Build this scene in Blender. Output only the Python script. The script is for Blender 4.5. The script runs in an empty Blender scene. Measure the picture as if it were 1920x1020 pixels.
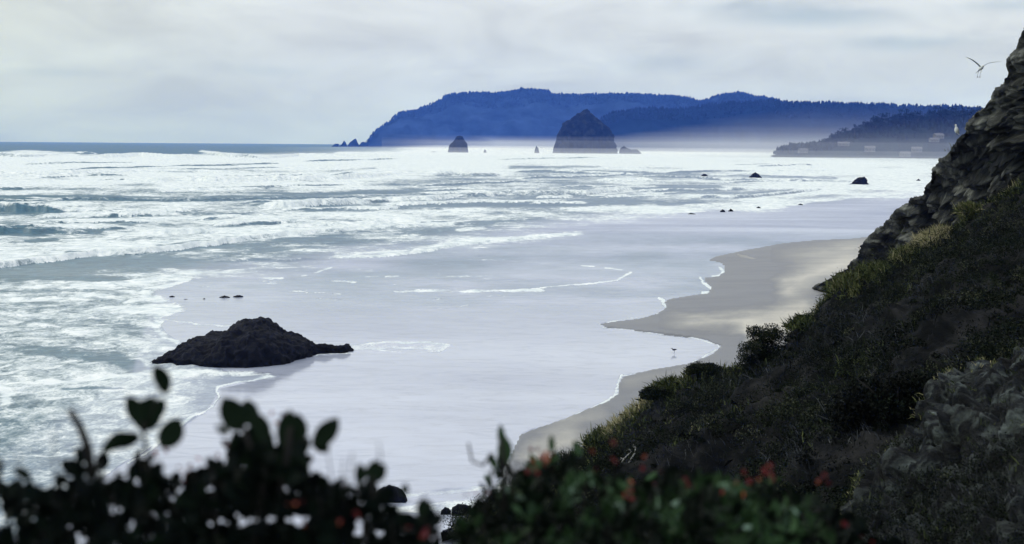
import bpy, math, random
import numpy as np
from mathutils import Matrix, Vector
random.seed(7)
S = bpy.context.scene
COL = S.collection

# ------------------------------------------------------------------ camera
F = 2637.0                      # focal length in photograph pixels (1920 wide)
H = 14.0                        # eye height above the sea
TH = math.atan((510 - 269.9) / F)
RO = 0.0075
CAM = np.array([0.0, 0.0, H])
fw = np.array([0, math.cos(TH), -math.sin(TH)])
r0 = np.array([1.0, 0, 0]); u0 = np.array([0, math.sin(TH), math.cos(TH)])
rt = r0 * math.cos(RO) + u0 * math.sin(RO)
up = -r0 * math.sin(RO) + u0 * math.cos(RO)
cd = bpy.data.cameras.new('camera')
cam = bpy.data.objects.new('camera', cd); COL.objects.link(cam)
m = Matrix.Identity(4)
for i in range(3):
    m[i][0] = rt[i]; m[i][1] = up[i]; m[i][2] = -fw[i]; m[i][3] = CAM[i]
cam.matrix_world = m
cd.sensor_width = 36; cd.lens = 36 * F / 1920
cd.clip_start = 0.05; cd.clip_end = 60000
cd.dof.use_dof = True; cd.dof.focus_distance = 130; cd.dof.aperture_fstop = 3.5
S.camera = cam

# ------------------------------------------------------------------ world, sun, exposure
SUN_EL, SUN_AZ = math.radians(42), math.radians(-62)    # azimuth from +Y, negative = to the left
W = bpy.data.worlds.new('World'); S.world = W; W.use_nodes = True
nt = W.node_tree; nt.nodes.clear()
def N(nt, t, **kw):
    n = nt.nodes.new(t)
    for k, v in kw.items():
        if k in ('inputs',):
            for kk, vv in v.items(): n.inputs[kk].default_value = vv
        else: setattr(n, k, v)
    return n
def ramp(nt, stops, interp='LINEAR'):
    n = nt.nodes.new('ShaderNodeValToRGB'); cr = n.color_ramp; cr.interpolation = interp
    while len(cr.elements) < len(stops): cr.elements.new(0.5)
    for e, (p, c) in zip(cr.elements, stops):
        e.position = p; e.color = (c[0], c[1], c[2], 1) if hasattr(c, '__len__') else (c, c, c, 1)
    return n
def math_(nt, op, a, b=None, c=None):
    n = nt.nodes.new('ShaderNodeMath'); n.operation = op
    for i, v in enumerate((a, b, c)):
        if v is None: continue
        if hasattr(v, 'links') or hasattr(v, 'is_linked'): nt.links.new(v, n.inputs[i])
        else: n.inputs[i].default_value = v
    return n.outputs[0]
def mixc(nt, f, a, b, blend='MIX'):
    n = nt.nodes.new('ShaderNodeMix'); n.data_type = 'RGBA'; n.blend_type = blend
    for sock, v in ((n.inputs[0], f), (n.inputs[6], a), (n.inputs[7], b)):
        if hasattr(v, 'is_linked'): nt.links.new(v, sock)
        elif hasattr(v, '__len__'): sock.default_value = (v[0], v[1], v[2], 1)
        else: sock.default_value = v
    return n.outputs[2]
sky = N(nt, 'ShaderNodeTexSky', sky_type='NISHITA', sun_disc=False)
sky.sun_elevation = SUN_EL; sky.sun_rotation = SUN_AZ
tc = N(nt, 'ShaderNodeTexCoord')
sep = N(nt, 'ShaderNodeSeparateXYZ'); nt.links.new(tc.outputs['Generated'], sep.inputs[0])
zc = math_(nt, 'MAXIMUM', sep.outputs[2], 0.0)
den = math_(nt, 'ADD', zc, 0.11)
cx = math_(nt, 'DIVIDE', sep.outputs[0], den); cy = math_(nt, 'DIVIDE', sep.outputs[1], den)
cmb = N(nt, 'ShaderNodeCombineXYZ'); nt.links.new(sep.outputs[0], cmb.inputs[0]); nt.links.new(sep.outputs[1], cmb.inputs[1]); nt.links.new(math_(nt, 'MULTIPLY', sep.outputs[2], 3.2), cmb.inputs[2])
n1 = N(nt, 'ShaderNodeTexNoise', inputs={'Scale': 10.0, 'Detail': 9.0, 'Roughness': 0.56, 'Distortion': 0.6})
nt.links.new(cmb.outputs[0], n1.inputs['Vector'])
grad = ramp(nt, [(0.0, (4.1, 5.05, 6.4)), (0.035, (4.7, 5.4, 6.2)), (0.08, (5.5, 5.95, 6.3)), (0.2, (7.7, 8.0, 8.4)), (1.0, (7.7, 8.2, 8.9))])
nt.links.new(zc, grad.inputs[0])
cl = ramp(nt, [(0.34, 0.87), (0.43, 0.95), (0.49, 0.99), (0.55, 1.03), (0.66, 1.10)])
nt.links.new(n1.outputs['Fac'], cl.inputs[0])
skc = mixc(nt, 1.0, grad.outputs[0], cl.outputs[0], 'MULTIPLY')
def sky_streak(c, px_, py_, wx, wz, amt):
    d_ = fw + (px_ - 960) / F * rt - (py_ - 510) / F * up; d_ = d_ / np.linalg.norm(d_)
    az = math.atan2(d_[0], d_[1]); a_ = math_(nt, 'ARCTAN2', sep.outputs[0], sep.outputs[1])
    nn = math_(nt, 'MULTIPLY', math_(nt, 'SUBTRACT', n1.outputs['Fac'], .5), 3.0)
    u_ = math_(nt, 'DIVIDE', math_(nt, 'SUBTRACT', a_, float(az)), wx / F); v_ = math_(nt, 'ADD', math_(nt, 'DIVIDE', math_(nt, 'SUBTRACT', sep.outputs[2], float(d_[2])), wz / F), nn)
    r2 = math_(nt, 'ADD', math_(nt, 'MULTIPLY', u_, u_), math_(nt, 'MULTIPLY', v_, v_)); g = math_(nt, 'EXPONENT', math_(nt, 'MULTIPLY', r2, -1.0))
    return mixc(nt, math_(nt, 'MULTIPLY', g, amt), c, mixc(nt, 1.0, c, (.62, .72, .78), 'MULTIPLY'))
for k_ in ((1520, 30, 150, 15, .75), (1700, 78, 110, 15, .6), (1400, 12, 120, 10, .4), (1240, 120, 90, 16, .3), (110, 135, 70, 8, .3), (1900, 8, 90, 10, .5), (500, 132, 80, 10, .25)): skc = sky_streak(skc, *k_)
warm = N(nt, 'ShaderNodeMapRange'); warm.inputs[1].default_value = -0.15; warm.inputs[2].default_value = -0.42
nt.links.new(sep.outputs[0], warm.inputs[0])
wz = math_(nt, 'MULTIPLY', warm.outputs[0], 0.8)
skw = mixc(nt, wz, skc, mixc(nt, 1.0, skc, (1.0, 1.02, 0.86), 'MULTIPLY'))
fin = mixc(nt, 0.04, skw, sky.outputs[0])
bg = N(nt, 'ShaderNodeBackground'); bg.inputs[1].default_value = 0.1
nt.links.new(fin, bg.inputs[0])
wo = N(nt, 'ShaderNodeOutputWorld'); nt.links.new(bg.outputs[0], wo.inputs[0])

sl = bpy.data.lights.new('sun', 'SUN'); sl.energy = 0.8; sl.angle = math.radians(14); sl.color = (1.0, 0.96, 0.90)
so = bpy.data.objects.new('sun', sl); COL.objects.link(so)
sd = Vector((math.cos(SUN_EL) * math.sin(SUN_AZ), math.cos(SUN_EL) * math.cos(SUN_AZ), math.sin(SUN_EL)))
so.rotation_euler = sd.to_track_quat('Z', 'Y').to_euler(); so.location = (0, 0, 60)
vs = S.view_settings; vs.view_transform = 'Standard'; vs.look = 'None'; vs.exposure = 0.3; vs.gamma = 1; vs.use_curve_mapping = False
S.cycles.use_denoising = True; S.cycles.volume_bounces = 1; S.cycles.max_bounces = 6
S.cycles.transparent_max_bounces = 16

# ------------------------------------------------------------------ helpers
def ray(px, py): return fw + (px - 960) / F * rt - (py - 510) / F * up
def at(px, py, z=0.0):
    d = ray(px, py); return CAM + d * ((z - H) / d[2])
def atd(px, py, D): return CAM + ray(px, py) * D
def project(P):
    R = P - CAM; dep = R @ fw
    return 960 + F * (R @ rt) / dep, 510 - F * (R @ up) / dep

def _h(ix, iy, iz, seed):
    n = (ix * 374761393 + iy * 668265263 + iz * 2147483647 + seed * 974711) & 0xffffffff
    n = ((n ^ (n >> 13)) * 1274126177) & 0xffffffff
    return ((n ^ (n >> 16)) & 0xffff) / 65535.0
def noise3(P, seed=0):
    P = np.asarray(P, float); I = np.floor(P).astype(np.int64); f = P - I; f = f * f * (3 - 2 * f)
    out = 0
    for a in (0, 1):
        for b in (0, 1):
            for c in (0, 1):
                w = (f[..., 0] if a else 1 - f[..., 0]) * (f[..., 1] if b else 1 - f[..., 1]) * (f[..., 2] if c else 1 - f[..., 2])
                out = out + w * _h(I[..., 0] + a, I[..., 1] + b, I[..., 2] + c, seed)
    return out * 2 - 1
def fbm(P, oct=4, seed=0, gain=0.5, ridged=False):
    P = np.asarray(P, float); s = 0; a = 1; t = 0
    for o in range(oct):
        n = noise3(P * 2.03 ** o + o * 17.3, seed + o)
        if ridged: n = 1 - 2 * np.abs(n)
        s = s + a * n; t += a; a *= gain
    return s / t
def worley(P, seed=0):
    P = np.asarray(P, float); I = np.floor(P).astype(np.int64); b1 = np.full(P.shape[:-1], 9.0); b2 = b1.copy(); idv = np.zeros_like(b1)
    for a in (-1, 0, 1):
        for b in (-1, 0, 1):
            for c in (-1, 0, 1):
                J = I + (a, b, c); h = [_h(J[..., 0], J[..., 1], J[..., 2], seed + k) for k in range(4)]
                d = np.sqrt(sum((J[..., k] + h[k] - P[..., k]) ** 2 for k in range(3)))
                n = d < b1; b2 = np.where(n, b1, np.minimum(b2, d)); idv = np.where(n, h[3], idv); b1 = np.where(n, d, b1)
    return b1, b2, idv
def col(x, y, z=None):
    return np.stack([x, y, np.zeros_like(x) if z is None else z], -1)
def sstep(a, b, x):
    t = np.clip((x - a) / (b - a), 0, 1); return t * t * (3 - 2 * t)

def mesh_np(name, V, Q, mat=None, parent=None, smooth=True, attrs=None):
    me = bpy.data.meshes.new(name)
    V = np.ascontiguousarray(V, np.float32).reshape(-1, 3); Q = np.ascontiguousarray(Q, np.int32)
    k = Q.shape[1]
    me.vertices.add(len(V)); me.vertices.foreach_set('co', V.ravel())
    me.loops.add(Q.size); me.loops.foreach_set('vertex_index', Q.ravel())
    me.polygons.add(len(Q)); me.polygons.foreach_set('loop_start', np.arange(0, Q.size, k, dtype=np.int32))
    me.update(calc_edges=True)
    if smooth: me.polygons.foreach_set('use_smooth', np.ones(len(Q), bool))
    for an, av in (attrs or {}).items():
        a = me.attributes.new(an, 'FLOAT', 'POINT'); a.data.foreach_set('value', np.ascontiguousarray(av, np.float32).ravel())
    if mat: me.materials.append(mat)
    o = bpy.data.objects.new(name, me); COL.objects.link(o)
    if parent: o.parent = parent
    return o
def grid_q(nr, nc):
    i = np.arange(nr - 1)[:, None] * nc + np.arange(nc - 1)[None]
    return np.stack([i, i + 1, i + nc + 1, i + nc], -1).reshape(-1, 4)
def grid_normals(P):
    du = np.gradient(P, axis=1); dv = np.gradient(P, axis=0)
    n = np.cross(du, dv); return n / (np.linalg.norm(n, axis=-1, keepdims=True) + 1e-12)
def tag(o, label=None, cat=None, group=None, kind=None):
    if label: o['label'] = label
    if cat: o['category'] = cat
    if group: o['group'] = group
    if kind: o['kind'] = kind
    return o
def empty(name, loc, label, cat, group=None, rz=0.0):
    o = bpy.data.objects.new(name, None); o.empty_display_size = 0.2; COL.objects.link(o)
    o.location = loc; o.rotation_euler = (0, 0, rz)
    return tag(o, label, cat, group)
class MB:                                    # collects tubes, boxes, lofts into one mesh
    def __init__(s): s.v = []; s.f = []
    def add(s, V, Fc):
        b = len(s.v); s.v += [tuple(map(float, p)) for p in V]; s.f += [tuple(b + i for i in f) for f in Fc]
    def tube(s, pts, rad, seg=7, cap=True):
        pts = [Vector(p) for p in pts]; V = []; n = len(pts)
        if not hasattr(rad, '__len__'): rad = [rad] * n
        a = None
        for i, p in enumerate(pts):
            t = (pts[min(i + 1, n - 1)] - pts[max(i - 1, 0)]).normalized()
            if a is None: a = t.orthogonal().normalized()
            a = (a - t * a.dot(t)).normalized(); b = t.cross(a)
            r = rad[i]; rr = r if hasattr(r, '__len__') else (r, r)
            for k in range(seg):
                an = 2 * math.pi * k / seg
                V.append(p + a * math.cos(an) * rr[0] + b * math.sin(an) * rr[1])
        Fc = [(i * seg + k, i * seg + (k + 1) % seg, (i + 1) * seg + (k + 1) % seg, (i + 1) * seg + k) for i in range(n - 1) for k in range(seg)]
        if cap: Fc += [tuple(range(seg))[::-1], tuple((n - 1) * seg + k for k in range(seg))]
        s.add(V, Fc)
    def box(s, c, sz):
        x, y, z = c; a, b, d = [q / 2 for q in sz]
        V = [(x + i * a, y + j * b, z + k * d) for i in (-1, 1) for j in (-1, 1) for k in (-1, 1)]
        s.add(V, [(0, 1, 3, 2), (4, 6, 7, 5), (0, 4, 5, 1), (2, 3, 7, 6), (0, 2, 6, 4), (1, 5, 7, 3)])
    def build(s, name, mat, parent=None, smooth=True):
        me = bpy.data.meshes.new(name); me.from_pydata(s.v, [], s.f); me.update()
        if smooth: me.polygons.foreach_set('use_smooth', [True] * len(me.polygons))
        if mat: me.materials.append(mat)
        o = bpy.data.objects.new(name, me); COL.objects.link(o)
        if parent: o.parent = parent
        return o

# ------------------------------------------------------------------ materials
def newmat(name):
    m = bpy.data.materials.new(name); m.use_nodes = True; t = m.node_tree
    b = t.nodes['Principled BSDF']; return m, t, b
def texn(t, scale, detail=5, rough=0.55, vec=None, dist=0.0, sc3=None, coord='Object'):
    if vec is None:
        c = t.nodes.new('ShaderNodeTexCoord'); vec = c.outputs[coord]
    if sc3:
        mp = t.nodes.new('ShaderNodeMapping'); mp.inputs['Scale'].default_value = sc3[:3]
        if len(sc3) > 3: mp.inputs['Rotation'].default_value = sc3[3]
        t.links.new(vec, mp.inputs[0]); vec = mp.outputs[0]
    n = t.nodes.new('ShaderNodeTexNoise'); n.inputs['Scale'].default_value = scale; n.inputs['Detail'].default_value = detail
    n.inputs['Roughness'].default_value = rough; n.inputs['Distortion'].default_value = dist
    t.links.new(vec, n.inputs['Vector']); return n.outputs['Fac']
def bump(t, h, strength, dist, bsdf, base=None):
    b = t.nodes.new('ShaderNodeBump'); b.inputs['Strength'].default_value = strength; b.inputs['Distance'].default_value = dist
    t.links.new(h, b.inputs['Height']); t.links.new(b.outputs[0], bsdf.inputs['Normal']); return b
def attr(t, name):
    a = t.nodes.new('ShaderNodeAttribute'); a.attribute_name = name; return a.outputs['Fac']
def simple(name, c, rough=0.7, var=0.3, scale=3.0, spec=0.3):
    m, t, b = newmat(name)
    n = texn(t, scale, 5)
    r = ramp(t, [(0.3, [q * (1 - var) for q in c]), (0.7, [min(1, q * (1 + var)) for q in c])])
    t.links.new(n, r.inputs[0]); t.links.new(r.outputs[0], b.inputs['Base Color'])
    b.inputs['Roughness'].default_value = rough; b.inputs['Specular IOR Level'].default_value = spec
    return m
def rockmat(name, c1, c2, c3, scale, bs, rough=0.75, strata=None, spec=0.12):
    m, t, b = newmat(name)
    n = texn(t, scale, 12, 0.66, dist=0.4)
    r = ramp(t, [(0.32, c1), (0.5, c2), (0.66, c3)])
    t.links.new(n, r.inputs[0]); c = r.outputs[0]; h = n
    if strata:
        s = texn(t, scale * 0.9, 7, 0.6, dist=0.6, sc3=strata)
        r2 = ramp(t, [(0.36, 0.45), (0.52, 1.0), (0.68, 1.7)]); t.links.new(s, r2.inputs[0])
        c = mixc(t, 1.0, c, r2.outputs[0], 'MULTIPLY'); h = math_(t, 'ADD', math_(t, 'MULTIPLY', s, 1.4), n)
    if strata:
        ct = ramp(t, [(0, 0.45), (0.6, 0.9), (1, 2.0)]); t.links.new(attr(t, 'tint'), ct.inputs[0]); c = mixc(t, 1.0, c, ct.outputs[0], 'MULTIPLY')
    t.links.new(c, b.inputs['Base Color'])
    b.inputs['Roughness'].default_value = rough; b.inputs['Specular IOR Level'].default_value = spec
    bump(t, h, 0.9, bs, b); return m
M = {}
M['rock_wet'] = rockmat('wet_basalt', (0.002, 0.0027, 0.006), (0.005, 0.0065, 0.013), (0.015, 0.017, 0.026), 0.9, 0.25, 0.75, None, 0.08)
M['rock_far'] = rockmat('far_basalt', (0.001, 0.003, 0.006), (0.004, 0.007, 0.012), (0.024, 0.028, 0.030), 0.09, 3.0, 0.9, None, 0.05)
M['cliff'] = rockmat('cliff_rock', (0.004, 0.005, 0.006), (0.028, 0.030, 0.028), (0.13, 0.135, 0.120), 0.55, 0.35, 0.9,
                     strata=(0.25, 0.5, 1.6, (0.0, 0.45, 0.3)))
M['soil'] = rockmat('dark_soil', (0.001, 0.0015, 0.002), (0.003, 0.004, 0.005), (0.022, 0.022, 0.023), 0.8, 0.2, 0.95, None, 0.1)
M['outcrop'] = rockmat('outcrop_rock', (0.001, 0.002, 0.003), (0.004, 0.0055, 0.007), (0.065, 0.078, 0.075), 2.2, 0.12, 0.9,
                       strata=(0.5, 0.5, 2.2, (0.2, -0.35, 0.0)))
def hillmat(name, a, b_, sc):
    m, t, b = newmat(name); n = texn(t, sc, 8, 0.6)
    r = ramp(t, [(0.35, a), (0.65, b_)]); t.links.new(n, r.inputs[0]); t.links.new(r.outputs[0], b.inputs['Base Color'])
    b.inputs['Roughness'].default_value = 1; b.inputs['Specular IOR Level'].default_value = 0
    return m
M['hill_far_hazed'] = hillmat('far_forest_haze_tint', (0.004, 0.012, 0.045), (0.026, 0.050, 0.150), 0.012)  # blue of the distant haze mixed into the forest base colour
M['hill_mid_hazed'] = hillmat('mid_forest_haze_tint', (0.002, 0.008, 0.028), (0.006, 0.018, 0.052), 0.02)  # haze blue in this base colour too, darker
M['hill_near'] = hillmat('near_forest', (0.006, 0.014, 0.016), (0.018, 0.030, 0.030), 0.03)
M['trunk'] = simple('bark', (0.03, 0.025, 0.02), 0.9)
M['twig'] = simple('bare_twig', (0.30, 0.30, 0.29), 0.8, 0.4)
M['stem'] = simple('shrub_stem', (0.006, 0.005, 0.005), 0.8)
def leafmat(name, stops, rough=0.5, spec=0.3):
    m, t, b = newmat(name); r = ramp(t, stops); t.links.new(attr(t, 'tint'), r.inputs[0])
    t.links.new(r.outputs[0], b.inputs['Base Color']); b.inputs['Roughness'].default_value = rough
    b.inputs['Specular IOR Level'].default_value = spec; return m
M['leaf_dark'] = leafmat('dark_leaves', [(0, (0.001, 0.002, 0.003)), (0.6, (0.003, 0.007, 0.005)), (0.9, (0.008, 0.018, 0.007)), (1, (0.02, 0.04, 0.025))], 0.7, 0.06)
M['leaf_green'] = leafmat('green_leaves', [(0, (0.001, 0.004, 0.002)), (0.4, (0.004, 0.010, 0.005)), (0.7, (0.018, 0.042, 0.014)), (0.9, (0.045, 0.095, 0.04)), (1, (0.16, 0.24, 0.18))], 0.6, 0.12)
M['leaf_red'] = leafmat('red_leaves', [(0, (0.08, 0.012, 0.018)), (0.7, (0.22, 0.035, 0.035)), (1, (0.36, 0.12, 0.05))], 0.6, 0.15)
M['grass'] = leafmat('hill_grass', [(0, (0.005, 0.009, 0.004)), (0.45, (0.022, 0.034, 0.012)), (0.75, (0.13, 0.15, 0.06)), (1, (0.45, 0.40, 0.25))], 0.9, 0.1)
M['scrub'] = leafmat('hill_scrub', [(0, (0.0006, 0.0015, 0.001)), (0.35, (0.003, 0.007, 0.004)), (0.65, (0.014, 0.021, 0.009)), (1, (0.075, 0.08, 0.05))], 0.8, 0.1)
M['stalk'] = leafmat('dead_stalk', [(0, (0.012, 0.014, 0.018)), (0.6, (0.035, 0.040, 0.048)), (1, (0.16, 0.17, 0.18))], .9, .1)
M['gull_white'] = simple('white_feathers', (0.80, 0.82, 0.80), 0.8, 0.05)
M['gull_grey'] = simple('grey_feathers', (0.22, 0.25, 0.28), 0.8, 0.15)
M['bill'] = simple('bill_yellow', (0.35, 0.28, 0.10), 0.5)
M['leg_pink'] = simple('bird_leg', (0.12, 0.11, 0.11), 0.6)
M['wader'] = simple('brown_feathers', (0.05, 0.05, 0.08), 0.8)
M['wall_pale'] = simple('pale_wall', (0.12, 0.12, 0.12), 0.9, 0.2, 0.5)
M['wall_tan'] = simple('tan_wall', (0.11, 0.105, 0.09), 0.9, 0.1, 0.5)
M['roof'] = simple('grey_roof', (0.13, 0.13, 0.14), 0.9, 0.15, 0.5)
M['glass'] = simple('window_glass', (0.03, 0.04, 0.05), 0.1, 0.1, 1, 0.6)

# sea -------------------------------------------------------------
def sea_mat():
    m, t, b = newmat('sea_water'); out = t.nodes['Material Output']
    tcx = t.nodes.new('ShaderNodeTexCoord').outputs['Object']
    foam = attr(t, 'foam'); sh = attr(t, 'shallow')
    nb = texn(t, 0.05, 4, 0.6, tcx, 0.5, (0.35, 1, 1)); nm = texn(t, 0.55, 7, 0.68, tcx, 1.0, (1.0, .75, 1)); nf = texn(t, 3.0, 6, 0.65, tcx, 1.4, (1.0, .6, 1))
    v = math_(t, 'MULTIPLY', math_(t, 'SUBTRACT', nb, 0.5), 0.7)
    v = math_(t, 'ADD', v, math_(t, 'MULTIPLY', math_(t, 'SUBTRACT', nm, 0.5), 1.15))
    v = math_(t, 'ADD', v, math_(t, 'MULTIPLY', math_(t, 'SUBTRACT', nf, 0.5), 0.9))
    amp = N(t, 'ShaderNodeMapRange'); amp.inputs[1].default_value = 0.0; amp.inputs[2].default_value = 0.3
    amp.inputs[3].default_value = 0.15; amp.inputs[4].default_value = 1.0; t.links.new(foam, amp.inputs[0])
    v = math_(t, 'MULTIPLY', v, amp.outputs[0])
    v = math_(t, 'ADD', v, foam)
    mr = N(t, 'ShaderNodeMapRange', interpolation_type='SMOOTHSTEP'); mr.inputs[1].default_value = 0.30; mr.inputs[2].default_value = 0.84
    t.links.new(v, mr.inputs[0]); mask = mr.outputs[0]
    # water body
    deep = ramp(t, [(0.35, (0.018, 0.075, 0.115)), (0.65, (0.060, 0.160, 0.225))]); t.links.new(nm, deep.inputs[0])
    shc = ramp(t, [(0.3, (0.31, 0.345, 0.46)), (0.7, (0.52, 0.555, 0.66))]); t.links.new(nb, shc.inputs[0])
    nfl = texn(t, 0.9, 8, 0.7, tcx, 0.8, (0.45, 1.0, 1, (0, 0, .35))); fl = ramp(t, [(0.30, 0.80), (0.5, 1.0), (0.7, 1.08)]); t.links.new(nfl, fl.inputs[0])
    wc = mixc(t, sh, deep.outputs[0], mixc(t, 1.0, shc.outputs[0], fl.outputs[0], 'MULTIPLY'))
    t.links.new(wc, b.inputs['Base Color'])
    rr = N(t, 'ShaderNodeMapRange'); rr.inputs[3].default_value = 0.07; rr.inputs[4].default_value = 0.75; t.links.new(attr(t, 'ripple'), rr.inputs[0])
    t.links.new(rr.outputs[0], b.inputs['Roughness']); b.inputs['IOR'].default_value = 1.36
    # ripples
    w1 = texn(t, 0.7, 5, 0.6, tcx, 0.3, (0.5, 1, 1)); w2 = texn(t, 4.0, 3, 0.5, tcx, 0, (0.6, 1, 1))
    hh = math_(t, 'ADD', w1, math_(t, 'MULTIPLY', w2, 0.15))
    rp = attr(t, 'ripple')
    bp = t.nodes.new('ShaderNodeBump'); bp.inputs['Distance'].default_value = 0.35
    t.links.new(rp, bp.inputs['Strength']); t.links.new(hh, bp.inputs['Height']); t.links.new(bp.outputs[0], b.inputs['Normal'])
    # foam
    fc = ramp(t, [(0.32, (0.50, 0.57, 0.61)), (0.5, (0.73, 0.78, 0.79)), (0.66, (0.90, 0.92, 0.915))]); t.links.new(nm, fc.inputs[0])
    fd = N(t, 'ShaderNodeBsdfDiffuse'); t.links.new(fc.outputs[0], fd.inputs[0])
    bf = t.nodes.new('ShaderNodeBump'); bf.inputs['Distance'].default_value = 0.25; bf.inputs['Strength'].default_value = 0.5
    t.links.new(nm, bf.inputs['Height']); t.links.new(bf.outputs[0], fd.inputs['Normal'])
    mx = N(t, 'ShaderNodeMixShader'); t.links.new(mask, mx.inputs[0]); t.links.new(b.outputs[0], mx.inputs[1]); t.links.new(fd.outputs[0], mx.inputs[2])
    t.links.new(mx.outputs[0], out.inputs[0]); return m
M['sea'] = sea_mat()
def sand_mat():
    m, t, b = newmat('beach_sand'); tcx = t.nodes.new('ShaderNodeTexCoord').outputs['Object']
    dry = attr(t, 'dry')
    n = texn(t, 0.22, 6, 0.6, tcx, 0.6, (0.4, 1, 1)); nf = texn(t, 6.0, 6, 0.7, tcx)
    v = math_(t, 'ADD', dry, math_(t, 'MULTIPLY', math_(t, 'SUBTRACT', n, 0.5), 0.5))
    r = ramp(t, [(0.12, (0.150, 0.155, 0.172)), (0.45, (0.31, 0.305, 0.295)), (0.8, (0.56, 0.53, 0.475))]); t.links.new(v, r.inputs[0])
    f = ramp(t, [(0.3, 0.9), (0.7, 1.08)]); t.links.new(nf, f.inputs[0])
    t.links.new(mixc(t, 1.0, r.outputs[0], f.outputs[0], 'MULTIPLY'), b.inputs['Base Color'])
    ro = N(t, 'ShaderNodeMapRange'); ro.inputs[3].default_value = 0.42; ro.inputs[4].default_value = 0.9; t.links.new(v, ro.inputs[0])
    t.links.new(ro.outputs[0], b.inputs['Roughness']); b.inputs['Specular IOR Level'].default_value = 0.35
    bump(t, math_(t, 'ADD', n, math_(t, 'MULTIPLY', nf, 0.1)), 0.3, 0.08, b); return m
M['sand'] = sand_mat()

# ------------------------------------------------------------------ shoreline, foam field (traced on the ground plane)
LAND = [(880, 1030), (930, 935), (950, 870), (975, 815), (1015, 800), (1060, 785), (1100, 768), (1135, 755), (1157, 740), (1158, 722), (1168, 705), (1190, 700), (1225, 693),
        (1290, 682), (1335, 665), (1350, 650), (1330, 640), (1300, 633), (1200, 622), (1135, 614), (1124, 607), (1160, 602), (1200, 597), (1232, 588), (1248, 578), (1246, 566), (1252, 561),
        (1295, 554), (1328, 549), (1332, 540), (1322, 528), (1322, 520), (1345, 518), (1358, 510), (1356, 500), (1350, 493), (1325, 488), (1345, 480), (1400, 468), (1440, 461), (1470, 455), (1530, 450),
        (1600, 447), (1660, 440), (1720, 420), (1760, 380), (1790, 340), (1850, 320), (2000, 315), (2900, 340), (2900, 1400), (860, 1400)]
def w2(pts): return np.array([at(x, y)[:2] for x, y in pts])
def seg_dist(X, Y, poly, closed=False):
    d = np.full(X.shape, 1e9); P = np.array(poly); n = len(P)
    for i in range(n if closed else n - 1):
        a = P[i]; b = P[(i + 1) % n]; ab = b - a; L = ab @ ab + 1e-12
        tt = np.clip(((X - a[0]) * ab[0] + (Y - a[1]) * ab[1]) / L, 0, 1)
        d = np.minimum(d, np.hypot(X - a[0] - tt * ab[0], Y - a[1] - tt * ab[1]))
    return d
def inside(X, Y, poly):
    P = np.array(poly); c = np.zeros(X.shape, bool); n = len(P); j = n - 1
    for i in range(n):
        if P[i][1] != P[j][1]:
            k = ((P[i][1] > Y) != (P[j][1] > Y)) & (X < (P[j][0] - P[i][0]) * (Y - P[i][1]) / (P[j][1] - P[i][1]) + P[i][0])
            c ^= k
        j = i
    return c
NZ = None
def stroke(A, px, py, pts, th, val, soft=None, k=1.0):
    """blend the field towards val along a traced line; th = half width seen on the plane"""
    ys = [p[1] for p in pts]; xs = [p[0] for p in pts]; m_ = th * 6 + 45
    sel = (px > min(xs) - m_) & (px < max(xs) + m_) & (py > min(ys) - m_) & (py < max(ys) + m_)
    if not sel.any(): return
    if NZ is not None:
        n_ = NZ[0][sel]; a_ = min(1.0, .35 + th * .25)
        fl = .3 if max(xs) - min(xs) > 6 * (max(ys) - min(ys)) and th > 1.3 else 1.0
        d = seg_dist((px[sel] + NZ[1][sel] * 7 * a_) * fl, py[sel] + n_ * 3.2 * a_, [(p[0] * fl, p[1]) for p in pts])
    else: n_ = 0; d = seg_dist(px[sel], py[sel] * 1.0, pts)
    s = (soft or th * 0.8) * 1.3
    w = (1 - sstep(th - s * 0.6, th + s, d)) * np.clip(k * (1.0 + (.45 if th < 1.5 else .9) * NZ[2][sel]), 0, 1) if NZ is not None else (1 - sstep(th - s * 0.5, th + s, d)) * k
    A[sel] = A[sel] * (1 - w) + val * w

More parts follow.
